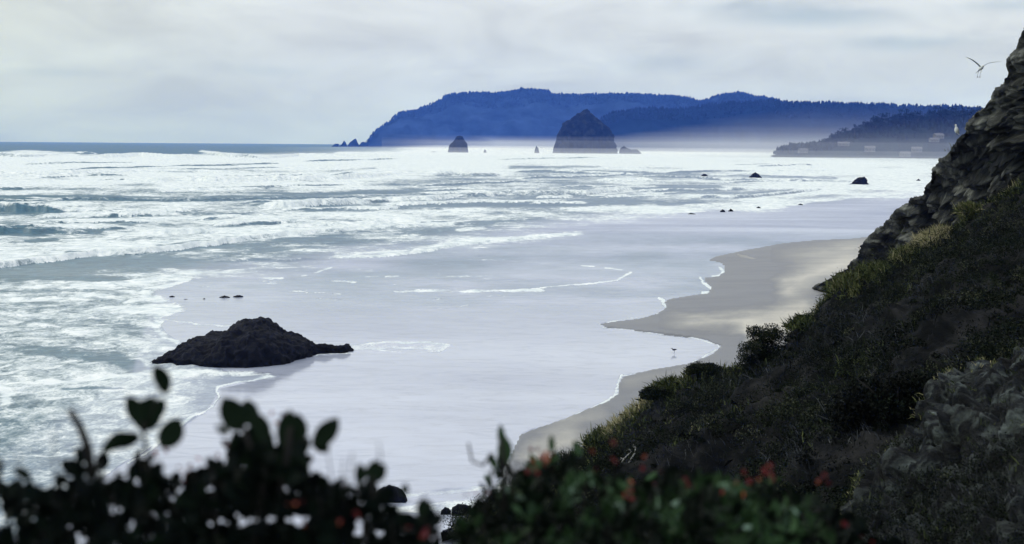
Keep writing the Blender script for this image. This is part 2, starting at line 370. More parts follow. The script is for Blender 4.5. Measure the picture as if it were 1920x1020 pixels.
GX = [0, 160, 320, 480, 640, 800, 960, 1120, 1280, 1440, 1600, 1760]
GR = [(266, [0]*12), (270, [0,0,0,0,0,.1,.3,.4,.5,.6,.6,.6]), (276, [0,0,0,0,.05,.45,.7,.8,.8,.9,.9,.9]), (282, [0,0,0,.05,.1,.8,.9,.9,.9,.95,.9,.9]), (287, [.1,.05,.1,.3,.5,.95,.95,.95,.95,.9,.9,.9]),
      (293, [.9,.9,.95,.95,.95,.95,1,1,.95,.9,.8,.8]), (302, [1,1,1,1,1,.95,.95,.95,.9,.9,.85,.85]), (318, [1,1,.95,.9,.95,.9,.8,.8,.9,.9,.9,.9]),
      (325, [1,.9,.75,.85,1,.8,.65,.6,.75,.85,.9,.9]), (335, [1,1,1,1,.85,.7,.6,.65,.9,.8,.9,.9]), (350, [.95,.85,.8,.78,.7,.6,.5,.5,.7,.85,.85,.95]),
      (365, [.8,.7,.65,.62,.55,.5,.6,.5,.6,.8,.7,.6]), (380, [.9,.85,.85,.8,.75,.6,.5,.55,.75,.85,.3,.1]), (392, [.5,.6,.7,.75,.6,.7,.65,.8,.9,.6,.1,0]),
      (405, [.7,.75,.8,.95,.9,.85,.8,.7,.2,.05,0,0]), (420, [.6,.7,.85,.95,.95,.85,.5,.3,.1,0,0,0]), (435, [.5,.75,.9,.95,.85,.6,.4,.1,0,0,0,0]),
      (450, [.85,.85,.9,.8,.55,.5,.5,.1,0,0,0,0]), (465, [.95,.95,.65,.5,.5,.65,.15,.05,0,0,0,0]), (480, [.9,.5,.4,.6,.45,.12,.1,0,0,0,0,0]),
      (495, [.45,.3,.4,.4,.3,.1,.1,.05,0,0,0,0]), (510, [.45,.4,.55,.45,.12,.1,.15,.1,0,0,0,0]), (525, [.5,.6,.75,.15,.12,.1,.15,.05,0,0,0,0]), (545, [.6,.6,.6,.1,.1,.15,.1,0,0,0,0,0]),
      (575, [.58,.6,.6,.03,.03,.03,0,0,0,0,0,0]), (650, [.55,.58,.6,0,0,0,0,0,0,0,0,0]), (720, [.62,.6,.6,0,0,0,0,0,0,0,0,0]), (780, [.5,.58,.6,0,0,0,0,0,0,0,0,0]), (1100, [.45,.5,.5,0,0,0,0,0,0,0,0,0])]
LEFT = [(-900, 500), (240, 520), (372, 506), (380, 510), (358, 523), (310, 537), (270, 548), (300, 560), (322, 570), (332, 580), (318, 588), (302, 596), (300, 606), (310, 624), (340, 643),
        (400, 660), (420, 700), (505, 706), (480, 712), (430, 718), (408, 728), (405, 742), (396, 758), (385, 770), (350, 795), (312, 820), (230, 870), (100, 960), (-100, 1100), (-900, 1500)]

def fields(px, py):
    global NZ
    q_ = np.clip((py - 262) / 160.0, .25, 2.2)
    NZ = (fbm(col(px * .028, py * .11), 5, 201, .6), fbm(col(px * .02, py * .07), 5, 202, .6) * q_, fbm(col(px * .02, py * .16 / q_), 5, 203, .6))
    gy = np.array([g[0] for g in GR], float); G = np.array([g[1] for g in GR])
    xi = np.clip(np.interp(px, GX, np.arange(12)), 0, 11); yi = np.clip(np.interp(py, gy, np.arange(len(gy))), 0, len(gy) - 1)
    x0 = np.minimum(xi.astype(int), 10); y0 = np.minimum(yi.astype(int), len(gy) - 2); fx = xi - x0; fy = yi - y0
    A = (G[y0, x0] * (1 - fx) + G[y0, x0 + 1] * fx) * (1 - fy) + (G[y0 + 1, x0] * (1 - fx) + G[y0 + 1, x0 + 1] * fx) * fy
    low = sstep(515, 530, py); inl = inside(px, py, LEFT)
    A = np.where((py > 515) & ~inl & (px < 520), A * (1 - low) + np.minimum(A, 0.08) * low, A)
    def st(pts, th, val, soft=None, k=1.0): stroke(A, px, py, pts, th, val, soft, k)
    # bright bands
    st([(0, 288), (40, 286), (130, 290)], 4, 1); st([(150, 286), (176, 288)], 1.5, .95)
    st([(380, 284), (430, 289), (500, 292)], 2, .9); st([(640, 288), (745, 290)], 3, .95)
    st([(745, 274), (790, 276)], 1.5, 1); st([(760, 284), (880, 280), (960, 281)], 2, 1)
    st([(170, 325), (260, 321), (380, 318), (480, 322)], 2.5, .55); st([(0, 336), (130, 336)], 1.2, .7)
    st([(480, 323), (620, 322), (700, 316)], 1.8, .6); st([(820, 326), (900, 324)], 2, .35)
    st([(480, 331), (620, 333), (740, 325)], 4, 1); st([(250, 330), (480, 328)], 5, 1)
    st([(810, 323), (870, 327)], 2, 1); st([(890, 322), (940, 327)], 2, 1)
    st([(0, 371), (200, 371), (320, 373), (380, 373), (480, 370), (600, 366), (700, 360), (860, 357)], 2.5, .12, 3)
    st([(590, 393), (700, 390), (900, 387), (1000, 384), (1180, 380)], 4, .12, 4)
    st([(60, 375), (200, 388), (220, 392)], 5, .95)
    st([(230, 398), (330, 402), (460, 405)], 4, .35); st([(0, 402), (150, 400), (220, 402)], 3, .3)
    st([(0, 434), (60, 435), (100, 431), (170, 433)], 4.5, .0, 3); st([(55, 452), (100, 449)], 2.5, .2)
    st([(300, 411), (380, 412), (520, 409), (640, 401), (900, 396)], 5, .95)
    st([(0, 484), (70, 476), (130, 471), (200, 467), (270, 463), (330, 458)], 7, 1.0)
    st([(130, 474), (165, 477)], 2.5, 0)
    st([(60, 498), (150, 499), (260, 493), (380, 494)], 6, .05, 5); st([(0, 513), (120, 516), (220, 526)], 5, .1, 5)
    st([(130, 487), (280, 484), (340, 488)], 4, .15, 4)
    st([(310, 467), (360, 463), (480, 457), (560, 450), (640, 446)], 5, .12, 4); st([(480, 465), (600, 465)], 3, .2)
    st([(480, 488.5), (560, 488), (600, 485)], 1.6, 0); st([(540, 472), (640, 468)], 3, .65)
    st([(640, 438), (720, 434), (830, 427), (900, 428)], 5, .42, 4); st([(860, 420), (960, 414), (1100, 418)], 2, .1)
    st([(815, 416), (835, 417)], 1.6, 0, 1); st([(790, 419), (800, 419)], 1.2, .1, 1)
    st([(860, 431), (905, 427)], 2, .95); st([(930, 424), (1060, 424), (1100, 420)], 1.6, .7)
    st([(640, 477), (720, 476), (800, 468), (840, 458), (900, 451), (960, 449)], 3.5, .95, 3); st([(960, 450), (1010, 443), (1080, 438)], 3, .85, 3)
    st([(1240, 383), (1300, 382), (1330, 384)], 2, .2); st([(1190, 354), (1340, 352)], 2.5, .15); st([(1250, 364), (1350, 362)], 1.5, .2)
    st([(1080, 322), (1190, 326)], 2, .1); st([(1210, 326), (1440, 332), (1560, 335)], 2.2, .3)
    st([(980, 345), (1160, 346)], 3, .4); st([(960, 314), (1120, 313)], 1.8, .45)
    st([(1290, 358), (1400, 366), (1480, 360)], 4, .3, 4); st([(1400, 372), (1500, 366), (1600, 352)], 3, .95)
    st([(1300, 386), (1440, 385), (1520, 376), (1640, 366), (1740, 350)], 4, .98, 2); st([(1120, 392), (1300, 392)], 5, .95)
    # swash lines
    st([(360, 511), (310, 522), (240, 531), (150, 535)], 3.5, .9); st([(355, 522), (300, 540), (268, 551)], 3, .95); st([(270, 551), (300, 562), (325, 577), (300, 590), (290, 600)], 6, .95)
    st([(260, 575), (300, 580)], 9, .85)
    st([(295, 600), (300, 620), (330, 640)], 4, .85); st([(303, 599), (350, 606), (420, 611), (450, 612)], 0.9, .75, .8)
    st([(590, 512), (622, 501)], 1.2, .8); st([(565, 517), (575, 516)], 1.2, .8); st([(500, 521), (530, 521)], 1.2, .7)
    st([(740, 545), (860, 545), (905, 547)], 1.6, .62); st([(870, 547), (960, 544.5), (1012, 545)], 2.2, .8); st([(1012, 539), (1060, 535), (1110, 531), (1156, 525)], .8, .85, .8)
    st([(1156, 525), (1170, 518), (1185, 511)], 1.3, .9, 1); st([(1185, 511), (1150, 503), (1135, 502)], .9, .8, .8); st([(1090, 498), (1115, 499)], .8, .6, .8)
    st([(960, 490), (1060, 496)], .8, .45); st([(810, 580), (880, 572)], .8, .5, .8); st([(630, 528), (660, 529)], 1.4, .6); st([(720, 518), (745, 517)], 1.2, .5)
    st([(665, 650), (720, 641), (800, 642), (834, 649)], 2.0, .9); st([(832, 648), (836, 652), (822, 658)], 1.8, .95, 1.2); st([(822, 658), (760, 662), (700, 656)], 1.2, .5)
    st([(668, 653), (760, 650), (824, 652)], 4.5, .55); st([(590, 668), (600, 664), (660, 662)], 1.0, .7)
    st([(505, 706), (470, 700), (380, 698), (300, 700)], 4, .8, 4); st([(508, 706), (480, 713), (440, 718), (412, 726)], 1.3, .95, 1)
    st([(412, 726), (406, 744), (396, 760)], 1.5, .9, 1.2); st([(396, 760), (385, 771), (350, 795), (312, 820)], 1.4, 1, 1); st([(312, 820), (240, 870)], 1.6, 1, 1.2)
    st([(-10, 725), (20, 735), (10, 755)], 5, .95); st([(100, 718), (200, 706), (260, 702)], 3, .8); st([(120, 730), (180, 728), (220, 727)], 2, .2)
    st([(0, 578), (160, 574), (330, 568)], 2, .3, 3, .7); st([(220, 672), (260, 690)], 9, .25, 6); st([(60, 655), (160, 668), (200, 675)], 5, .3, 6)
    fz = sstep(440, 480, py) * (1 - sstep(560, 620, py)) * (1 - sstep(1000, 1250, px)) * (px > 380)
    A[:] = np.maximum(A, fz * sstep(.22, .5, fbm(col(px * .016, py * .22), 5, 88, .65)) * .5)
    # lips of the film at the waterline
    for p_, w_ in (([(1335, 519), (1350, 517), (1359, 509), (1352, 503)], 2), ([(1312, 521), (1318, 532), (1330, 541), (1328, 549), (1312, 549)], 2.6),
                   ([(1236, 559), (1242, 567), (1250, 578), (1230, 588)], 2.6), ([(1168, 706), (1158, 718), (1158, 738), (1130, 757)], 2.2)):
        st(p_, w_, .98, 1.2)
    st([(1200, 594), (1140, 604), (1126, 608)], 1.0, .8, 1); st([(1130, 613), (1220, 624), (1300, 632), (1342, 645), (1350, 652)], 1.1, .75, 1); st([(1345, 656), (1290, 684), (1225, 695), (1170, 707)], 1.0, .8, 1)
    st([(1130, 757), (1060, 787), (1000, 806), (975, 818), (965, 840)], 1.1, .8, 1); st([(950, 870), (925, 940), (900, 960)], 3, .8)
    st([(1470, 456), (1400, 470), (1345, 481)], .8, .6, .8)
    st([(700, 935), (800, 925), (900, 915)], 3, .6); st([(680, 960), (800, 950), (880, 945)], 6, .75, 5)
    NZ = None
    A = A + .62 * fbm(col(px * .012, py * .13), 5, 222, .62) * sstep(.2, .5, A) * sstep(285, 320, py) * (1 - sstep(560, 700, py)) - .10 * sstep(330, 360, py) * (1 - sstep(480, 520, py)) * sstep(.3, .5, A)
    A = np.clip(A, 0, .92)
    # shallowness
    sh_line_y = np.interp(px, [-600, 0, 250, 300, 420, 640, 800, 960, 1100, 1300, 1440, 1600, 1750], [1500, 860, 700, 520, 500, 472, 455, 430, 408, 392, 384, 370, 340])
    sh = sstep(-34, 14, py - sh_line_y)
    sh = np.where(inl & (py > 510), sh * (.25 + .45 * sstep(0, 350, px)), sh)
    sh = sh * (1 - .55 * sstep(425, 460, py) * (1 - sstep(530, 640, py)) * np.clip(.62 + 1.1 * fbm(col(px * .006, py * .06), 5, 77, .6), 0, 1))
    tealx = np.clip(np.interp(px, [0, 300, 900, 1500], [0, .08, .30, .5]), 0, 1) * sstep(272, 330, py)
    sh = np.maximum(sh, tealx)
    rip = np.interp(py, [266, 420, 470, 560, 640, 700], [.8, .7, .5, .16, .03, .02])
    rip = np.where(inl & (py > 505), .4, rip)
    rip = rip * (1 - sstep(555, 600, py) * (~inl)) + .03 * sstep(555, 600, py) * (~inl)
    return A, sh, rip

BREAK = [  # base line, height m, front foam, top foam, back length m
    ([(-200, 292), (0, 294), (40, 295), (90, 293), (132, 292)], 4.2, .55, 1.0, 30),
    ([(148, 289), (180, 290)], 2.6, .05, 1.0, 14),
    ([(165, 298), (260, 294), (330, 297), (380, 296)], 3.6, .9, 1.0, 30),
    ([(375, 289), (430, 295), (490, 297)], 3.5, .5, 1.0, 22),
    ([(480, 300), (560, 293), (640, 294), (750, 295)], 3.2, .9, 1, 30),
    ([(740, 280), (800, 279), (860, 282)], 3.0, .9, 1, 30),
    ([(-200, 325), (100, 328), (250, 322), (400, 322), (480, 323)], 1.4, .9, 1, 20),
    ([(230, 341), (400, 342), (560, 340), (700, 333), (760, 327)], 1.9, .85, 1, 22),
    ([(810, 330), (850, 328), (880, 331), (940, 330)], 1.9, .4, 1, 12),
    ([(960, 324), (1080, 325), (1190, 329), (1210, 327)], 1.3, .15, .9, 12),
    ([(1200, 331), (1360, 338), (1500, 340), (1600, 341)], 1.0, .2, .9, 10),
    ([(-200, 377), (280, 377), (400, 378), (500, 375), (640, 372), (860, 362)], .7, .05, .5, 10),
    ([(-200, 396), (0, 398), (60, 399), (125, 400), (170, 402), (228, 400)], 1.8, .12, 1.0, 9),
    ([(480, 392), (560, 391), (600, 388), (660, 384), (680, 383), (700, 380)], 1.5, .75, 1.0, 9),
    ([(672, 380), (700, 380), (730, 379)], 1.2, .0, .9, 7),
    ([(715, 378), (770, 378)], 1.1, .7, 1.0, 7),
    ([(765, 377), (790, 376)], 1.1, .0, .9, 7),
    ([(785, 376), (860, 373)], 1.2, .8, 1.0, 8),
    ([(855, 369), (900, 369), (960, 367), (1100, 366), (1190, 355)], 1.4, .5, 1.0, 9),
    ([(1190, 359), (1300, 360), (1400, 357)], 1.0, .1, .9, 8),
    ([(1290, 372), (1400, 372), (1470, 364), (1540, 356)], .9, .3, 1.0, 8),
    ([(-200, 440), (0, 440), (100, 438), (180, 437)], 1.0, .0, .7, 6),
    ([(-200, 510), (0, 504), (70, 494), (130, 487), (180, 480), (260, 477), (330, 470), (420, 458), (480, 449), (560, 440), (640, 434), (760, 426), (900, 420)], .75, .72, 1.0, 6),
    ([(400, 491), (480, 490), (560, 490), (600, 487)], .3, .0, .6, 3),
    ([(600, 486), (700, 482), (760, 479), (810, 470), (860, 459), (960, 453), (1010, 447), (1090, 442)], .25, .8, .9, 3),
]
_r = np.random.RandomState(77)
for _ in range(75):
    y_ = 300 + 140 * _r.uniform(0, 1) ** 1.3; xr = np.interp(y_, [300, 340, 380, 410, 440], [1500, 1480, 1150, 900, 560]); x_ = _r.uniform(-80, xr - 60); l_ = _r.uniform(50, 230); sl = _r.uniform(-.045, -.005) * (1 if x_ > 0 else .6)
    BREAK.append(([(x_, y_), (x_ + l_ * .5, y_ + sl * l_ * .5 + _r.uniform(-.8, .8)), (x_ + l_, y_ + sl * l_)], _r.uniform(.35, .85) * (1.3 if y_ < 340 else 1), _r.choice([.0, .25, .8]), 1.0, _r.uniform(4, 10)))
def waves(px, Y, A):
    Z = np.zeros_like(px)
    for bi, (pts, h, ff, tf, L) in enumerate(BREAK):
        xs = np.array([p[0] for p in pts], float); ys = np.array([p[1] for p in pts], float)
        sx = np.arange(xs[0], xs[-1] + 1, 4.0)
        sy = np.interp(sx, xs, ys)
        wob = fbm(col(sx * 0.03, sx * 0 + bi * 7.7), 4, 3)
        sy = sy + wob * np.clip((sy - 262) * 0.02, .3, 2.2)
        Yb = np.array([at(a, b)[1] for a, b in zip(sx, sy)])
        hm = np.minimum(1, np.minimum(sx - xs[0] + (150 if xs[0] < 0 else 0), xs[-1] - sx) / max(12.0, (.45 if xs[0] < 0 else .18) * (xs[-1] - xs[0])))
        hm = np.sqrt(np.clip(hm, 0, 1)) * (1 + .28 * fbm(col(sx * 0.045, sx * 0 + bi * 3.1), 3, 9))
        sel = (px > xs[0]) & (px < xs[-1]); P_ = px[sel]; Ys = Y[sel]
        yb = np.interp(P_, sx, Yb); hh = h * np.interp(P_, sx, hm)
        d = Ys - yb; wf = 1.4 * h + Ys * 0.0016 + Ys * Ys / (H * F) * .4
        g = np.where(d < 0, 0, np.where(d < wf, sstep(0, 1, d / wf) ** 0.8, np.exp(-(d - wf) / L)))
        Z[sel] = np.maximum(Z[sel], hh * g)
        a = A[sel]; jag = .5 + .9 * fbm(col(P_ * 0.022, d * 0.15 / max(h, .3)), 3, 21, .5)
        front = (d > 0) & (d < wf * 1.0); lw = sstep(-.35, .35, d / wf - jag - .12)
        fr = ff * (1 - lw) + tf * lw
        wgt = np.clip(hm.max() * np.interp(P_, sx, hm), 0, 1)
        a = np.where(front, a * (1 - wgt) + fr * wgt, a)
        bk = (d >= wf) & (d < wf + L); wb = np.clip(1 - (d - wf) / L, 0, 1) * wgt * .9
        a = np.where(bk, a * (1 - wb) + tf * wb, a)
        ft = (d < 0) & (d > -L * .5) & (ff < .5); wb = np.clip(1 + d / (L * .5), 0, 1) * wgt * .5
        a = np.where(ft, a * (1 - wb) + .1 * wb, a)
        A[sel] = a
    return Z

def fan(qs, as_):
    Y = (H * F / qs)[:, None] * np.ones(len(as_))[None]; X = Y * as_[None]
    return X, Y
# sea
qs = np.concatenate([np.geomspace(3.2, 7, 14), np.arange(7.4, 60, 0.27), np.arange(60, 130, 0.5), np.arange(130, 240, .7), np.arange(240, 800, 1.25)])
aa = np.concatenate([[-1.2, -.9, -.7, -.55], np.arange(-0.44, 0.36, 2.1 / F), [.45, .6, .9]])
X, Y = fan(qs, aa)
P = np.stack([X, Y, np.zeros_like(X)], -1); px, py = project(P.reshape(-1, 3)); px = px.reshape(X.shape); py = py.reshape(X.shape)
A, SH, RP = fields(px, py)
Z = waves(px, Y, A)
chop = fbm(col(X * .12, Y * .3), 4, 5); amp = np.interp(py, [266, 480, 520, 600], [.30, .12, .05, 0.0]) * (1 - .8 * sstep(900, 1300, px) * sstep(380, 420, py))
Z = Z + chop * amp * np.where(A > .3, 1.0, .6)
Z = Z + fbm(col(X * .8, Y * .5), 4, 55) * .16 * np.interp(py, [480, 560, 700, 900], [0, 1, .9, .7]) * np.where(A > .2, 1, 0) * sstep(.2, .45, A)
big = (np.abs(fbm(col(X * .012, Y * .03), 3, 31)) * .8) * np.interp(py, [266, 300, 360, 440], [1, .8, .3, 0])
Z = Z + big
wl = w2(LAND)
P = np.stack([X, Y, Z], -1)
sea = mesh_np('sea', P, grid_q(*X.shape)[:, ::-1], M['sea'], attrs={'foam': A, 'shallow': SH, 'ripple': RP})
tag(sea, kind='structure')
# sand
qs2 = np.concatenate([np.geomspace(2.9, 60, 60), np.arange(62, 780, 2.0), np.geomspace(800, 14000, 24)])
aa2 = np.concatenate([[-3, -2, -1.2, -.9, -.7, -.5], np.arange(-0.42, 0.40, 4.0 / F), [.45, .6, .9, 1.4, 2.2, 4]])
X, Y = fan(qs2, aa2)
P = np.stack([X, Y, np.zeros_like(X)], -1); px, py = project(P.reshape(-1, 3)); px = px.reshape(X.shape); py = py.reshape(X.shape)
landpx = [(a, b) for a, b in LAND]
near = Y < 900
ins = inside(px, py, landpx) | (Y < 38) & (X > -3)
dd = np.full(X.shape, 200.0); dd[near] = seg_dist(X[near], Y[near], wl[:-3])
sgn = np.where(ins, dd, -dd)
Z = np.where(sgn > 0, np.minimum(.03 + sgn * .028, 1.4), np.maximum(-.25 + sgn * .02, -1.4))
Z = Z + np.where(sgn > 0, .015 * fbm(col(X * .3, Y * .3), 3, 8), 0)
dry = np.clip(sgn / 30.0, 0, 1) * .25
def sd_(pts, th, val, soft=None, k=1.0): stroke(dry, px, py, pts, th, val, soft, k)
NZ = (fbm(col(px * .02, py * .07), 5, 301, .6) * 5, fbm(col(px * .01, py * .03), 5, 302, .6) * 6, fbm(col(px * .01, py * .05), 4, 303) * .5)
sd_([(1300, 603), (1400, 606), (1500, 596)], 3, .8, 22); sd_([(1430, 640), (1480, 610), (1500, 600)], 10, .95, 34); sd_([(1400, 610), (1420, 630)], 6, .9, 22)
sd_([(1480, 545), (1530, 520), (1600, 495)], 6, .9, 34); sd_([(1520, 480), (1640, 468)], 5, .6, 24); sd_([(1390, 478), (1412, 484)], 1.0, .6, 3)
sd_([(980, 840), (1060, 800), (1130, 775)], 10, .35, 26); sd_([(1000, 850), (1080, 825)], 14, .65, 26); sd_([(1180, 720), (1280, 690)], 8, .35, 20)
NZ = None
P = np.stack([X, Y, Z], -1)
sand = mesh_np('sand', P, grid_q(*X.shape)[:, ::-1], M['sand'], attrs={'dry': dry})
tag(sand, kind='structure')

# ------------------------------------------------------------------ rocks
def rock(name, pts, base, label, cat, mat, disp, fsc, group=None, nu=90, nv=44, power=.75, seed=1, kind=None):
    """pts: (px, py, depth, half thickness) along the crest, left foot to right foot"""
    C = np.array([atd(a, b, d) for a, b, d, w in pts]); Wd = np.array([p[3] for p in pts], float)
    L = np.concatenate([[0], np.cumsum(np.linalg.norm(np.diff(C, axis=0), axis=1))]); u = np.linspace(0, L[-1], nu)
    c = np.stack([np.interp(u, L, C[:, k]) for k in range(3)], 1); wd = np.interp(u, L, Wd)
    ph = np.linspace(0, math.pi, nv)
    Pn = np.zeros((nv, nu, 3))
    for j, p_ in enumerate(ph):
        Pn[j, :, 0] = c[:, 0]; Pn[j, :, 1] = c[:, 1] - wd * math.cos(p_)
        Pn[j, :, 2] = base + (c[:, 2] - base) * max(math.sin(p_), 0) ** power
    nrm = grid_normals(Pn)
    n = fbm(Pn * fsc, 6, seed, .55) + .8 * fbm(Pn * fsc * 1.3, 4, seed + 50, .5, True)
    n = n - n.mean() - .35
    fade = np.clip((Pn[..., 2] - base) / (disp * 1.5), 0.0, 1)[..., None]
    q = Pn + np.sign(nrm[..., 2:3] + 1e-9) * nrm * n[..., None] * disp * (.25 + .75 * fade)
    ctr = q.reshape(-1, 3).mean(0); ctr[2] = base
    o = mesh_np(name, q - ctr, grid_q(nv, nu), mat); o.location = ctr
    tag(o, label, cat, group, kind); return o
rock('sea_rock', [(268, 689, 88.7, .4), (300, 669, 90, 2), (345, 641, 92, 3.6), (362, 633, 92, 4.2), (396, 625, 92.3, 4.6), (418, 622, 92.3, 5), (440, 606, 92.5, 5.4), (463, 599, 92.6, 5.4), (486, 598, 92.6, 5.4),
    (504, 604, 92.6, 5.2), (516, 615, 92.6, 5), (536, 628, 92.6, 4.6), (560, 635, 93, 3.8), (582, 642, 93.5, 2.4), (600, 647, 94, 1.3), (625, 646, 94.4, 1.1), (650, 644, 94.8, 1.0), (669, 658, 95, .3)], -.3,
    'large dark wet rock mound with a low tail, lying in the near shallows', 'sea rock', M['rock_wet'], .30, 1.1, nu=300, nv=120)
D1 = 2230
rock('haystack_rock', [(1034, 291, D1, 8), (1037, 278, D1, 20), (1043, 262, D1, 30), (1050, 244, D1, 38), (1058, 231, D1, 42), (1069, 224, D1, 44), (1080, 217, D1, 44), (1088, 210, D1, 43), (1095, 204, D1, 42), (1100, 204, D1, 42), (1107, 210, D1, 43), (1118, 219, D1, 44),
    (1133, 231, D1, 40), (1145, 245, D1, 32), (1151, 260, D1, 24), (1156, 275, D1, 16), (1160, 291, D1, 6)], -2,
    'huge dome shaped dark sea stack standing in the surf before the blue hills', 'sea stack', M['rock_far'], 4.6, .07, nu=260, nv=120, power=.42, seed=4)
D2 = 2200
rock('sea_stack', [(839, 290, D2, 3), (842, 272, D2, 8), (850, 264, D2, 11), (855, 255, D2, 11), (862, 253, D2, 11), (868, 256, D2, 11), (871, 262, D2, 10), (876, 270, D2, 7), (878, 290, D2, 3)], -2,
     'blunt squarish sea stack left of the huge domed stack', 'sea stack', M['rock_far'], 1.4, .1, 'small sea stacks around the huge dome', 60, 30, .5, 5)
rock('sea_stack', [(1001, 291, D2, 2), (1003, 279, D2, 3), (1006, 273, D2, 3), (1009, 277, D2, 3), (1013, 291, D2, 2)], -2,
     'thin needle shaped sea stack just left of the huge dome', 'sea stack', M['rock_far'], .6, .2, 'small sea stacks around the huge dome', 40, 20, .5, 6)
rock('sea_stack', [(1158, 294, D2, 2), (1163, 278, D2, 6), (1170, 272, D2, 8), (1176, 278, D2, 8), (1184, 281, D2, 8), (1194, 279, D2, 8), (1201, 285, D2, 5), (1206, 295, D2, 2)], -2,
     'low double humped sea stack touching the right foot of the huge dome', 'sea stack', M['rock_far'], 1.2, .12, 'small sea stacks around the huge dome', 60, 26, .6, 7)
rock('sea_stack', [(905, 290, D2, 1), (908, 280, D2, 2), (911, 281, D2, 2), (914, 290, D2, 1)], -2,
     'tiny stub of rock in the surf between the blunt stack and the needle', 'sea stack', M['rock_far'], .5, .2, 'small sea stacks around the huge dome', 30, 16, .5, 8)
rock('sea_stack', [(803, 290, D2, 1), (809, 284, D2, 3), (816, 284, D2, 3), (821, 290, D2, 1)], -2,
     'tiny low rock in the surf left of the blunt stack', 'sea stack', M['rock_far'], .5, .2, 'small sea stacks around the huge dome', 30, 16, .5, 9)
D3 = 4700
for pts, lb, sd0 in (([(622, 274, D3, 4), (628, 269, D3, 8), (634, 269, D3, 8), (638, 275, D3, 4)], 'lowest seaward rock off the headland tip, a small hump', 11),
                 ([(636, 275, D3, 4), (642, 268, D3, 8), (645, 262, D3, 8), (649, 268, D3, 8), (652, 275, D3, 4)], 'small pointed spire of rock off the headland tip', 12),
                 ([(650, 275, D3, 4), (656, 267, D3, 10), (663, 261, D3, 12), (667, 260, D3, 12), (671, 267, D3, 10), (675, 275, D3, 4)], 'tallest triangular rock of the row off the headland tip', 13),
                 ([(672, 275, D3, 4), (677, 267, D3, 10), (682, 265, D3, 12), (688, 268, D3, 10), (695, 276, D3, 4)], 'rounded rock closest to the foot of the headland', 14)):
    rock('headland_rock', pts, -3, lb, 'sea rock', M['hill_far_hazed'], 1.6, .05, 'row of rocks off the headland tip', 40, 20, .6, sd0)  # rocks share the headland's haze-tinted colour
def dep(py, px): return float((at(px, py) - CAM) @ fw)
def small_rock(x0, x1, yt, yb, label, group, seed, peak=.5, jag=.12, extra=None):
    D = dep(yb, (x0 + x1) / 2) * 1.004; w = (x1 - x0) / F * D * .3; xc = x0 + (x1 - x0) * peak
    pts = extra or [(x0, yb + 2, D, w * .3), (x0 + (xc - x0) * .5, (yb + yt) / 2, D, w * .8), (xc, yt, D, w), (xc + (x1 - xc) * .55, (yt * .55 + yb * .45), D, w * .8), (x1, yb + 2, D, w * .3)]
    pts = [(a, b, D, w if len(p) < 4 else p[3]) for p in pts for a, b in [(p[0], p[1])]]
    hh = (yb - yt) / F * D; jag = jag * 2.2 if yb - yt < 20 else jag
    return rock('shore_rock', pts, -.25, label, 'shore rock', M['rock_wet'], hh * jag, 1.6 / max(hh, .3), group, 50, 22, .6, seed)
g1 = 'isolated rocks on the wet beach far off'
small_rock(1591, 1626, 330, 346, 'dark wedge shaped rock on the wet beach left of the cliff', g1, 21, .7, .12,
           [(1590, 347), (1600, 341), (1606, 335), (1614, 330), (1620, 331), (1625, 334), (1626, 347)])
small_rock(1400, 1431, 322, 334, 'dark low pyramid shaped rock in the white surf', g1, 22, .52)
small_rock(1311, 1330, 325, 331, 'small faint rock hump in the surf, left of the pyramid shaped rock', g1, 23)
small_rock(1716, 1728, 335, 339, 'tiny rock on the pale beach right beside the cliff edge', g1, 24)
g2 = 'dark stones along the edge of the surf'
small_rock(1347, 1362, 392, 398, 'blackish stone at the surf edge, left one of a touching pair', g2, 25)
small_rock(1363, 1377, 391, 397, 'grey stone at the surf edge, right one of a touching pair', g2, 26)
small_rock(1284, 1308, 399, 402.5, 'long flat stone at the surf edge, left of the touching pair', g2, 27)
small_rock(1416, 1428, 387, 390.5, 'small flat stone at the surf edge just right of the touching pair', g2, 28)
small_rock(1494, 1508, 381.5, 384.5, 'flat dark stone at the surf edge farthest toward the cliff', g2, 29)
g3 = 'low dark reef rocks showing above the shallows'
small_rock(406, 436, 553.5, 559, 'black low reef rock, left half of the larger pair behind the big sea rock', g3, 30)
small_rock(429, 460, 552.5, 558, 'black low reef rock with a right tail, right half of the larger pair', g3, 31, .6)
small_rock(312, 332, 554, 558, 'small greenish black reef rock close to the foam edge', g3, 32)
small_rock(377, 388, 559, 562, 'tiny reef rock midway between the foam edge and the larger pair', g3, 33)
small_rock(340, 356, 560, 562.5, 'thin grey reef rock just right of the small greenish one', g3, 34)
g4 = 'boulders on the beach seen through the near bushes'
small_rock(697, 764, 906, 941, 'grey diamond shaped boulder in foam behind a bush tip', g4, 35, .45, .08, [(696, 942), (700, 926), (714, 914), (728, 908), (742, 911), (755, 918), (761, 928), (765, 942)])
small_rock(825, 846, 950, 967, 'small rounded bluish boulder at the left end of the row below the slope', g4, 36, .5, .06, [(824, 968), (827, 956), (834, 950), (841, 952), (846, 958), (847, 968)])
small_rock(846, 888, 944, 968, 'dark oblong boulder next to the small rounded one', g4, 37, .35, .08, [(845, 968), (848, 951), (858, 945), (872, 945), (884, 949), (889, 968)])
small_rock(880, 960, 925, 968, 'large dark boulder at the foot of the slope, partly behind the bush', g4, 38, .5, .08)

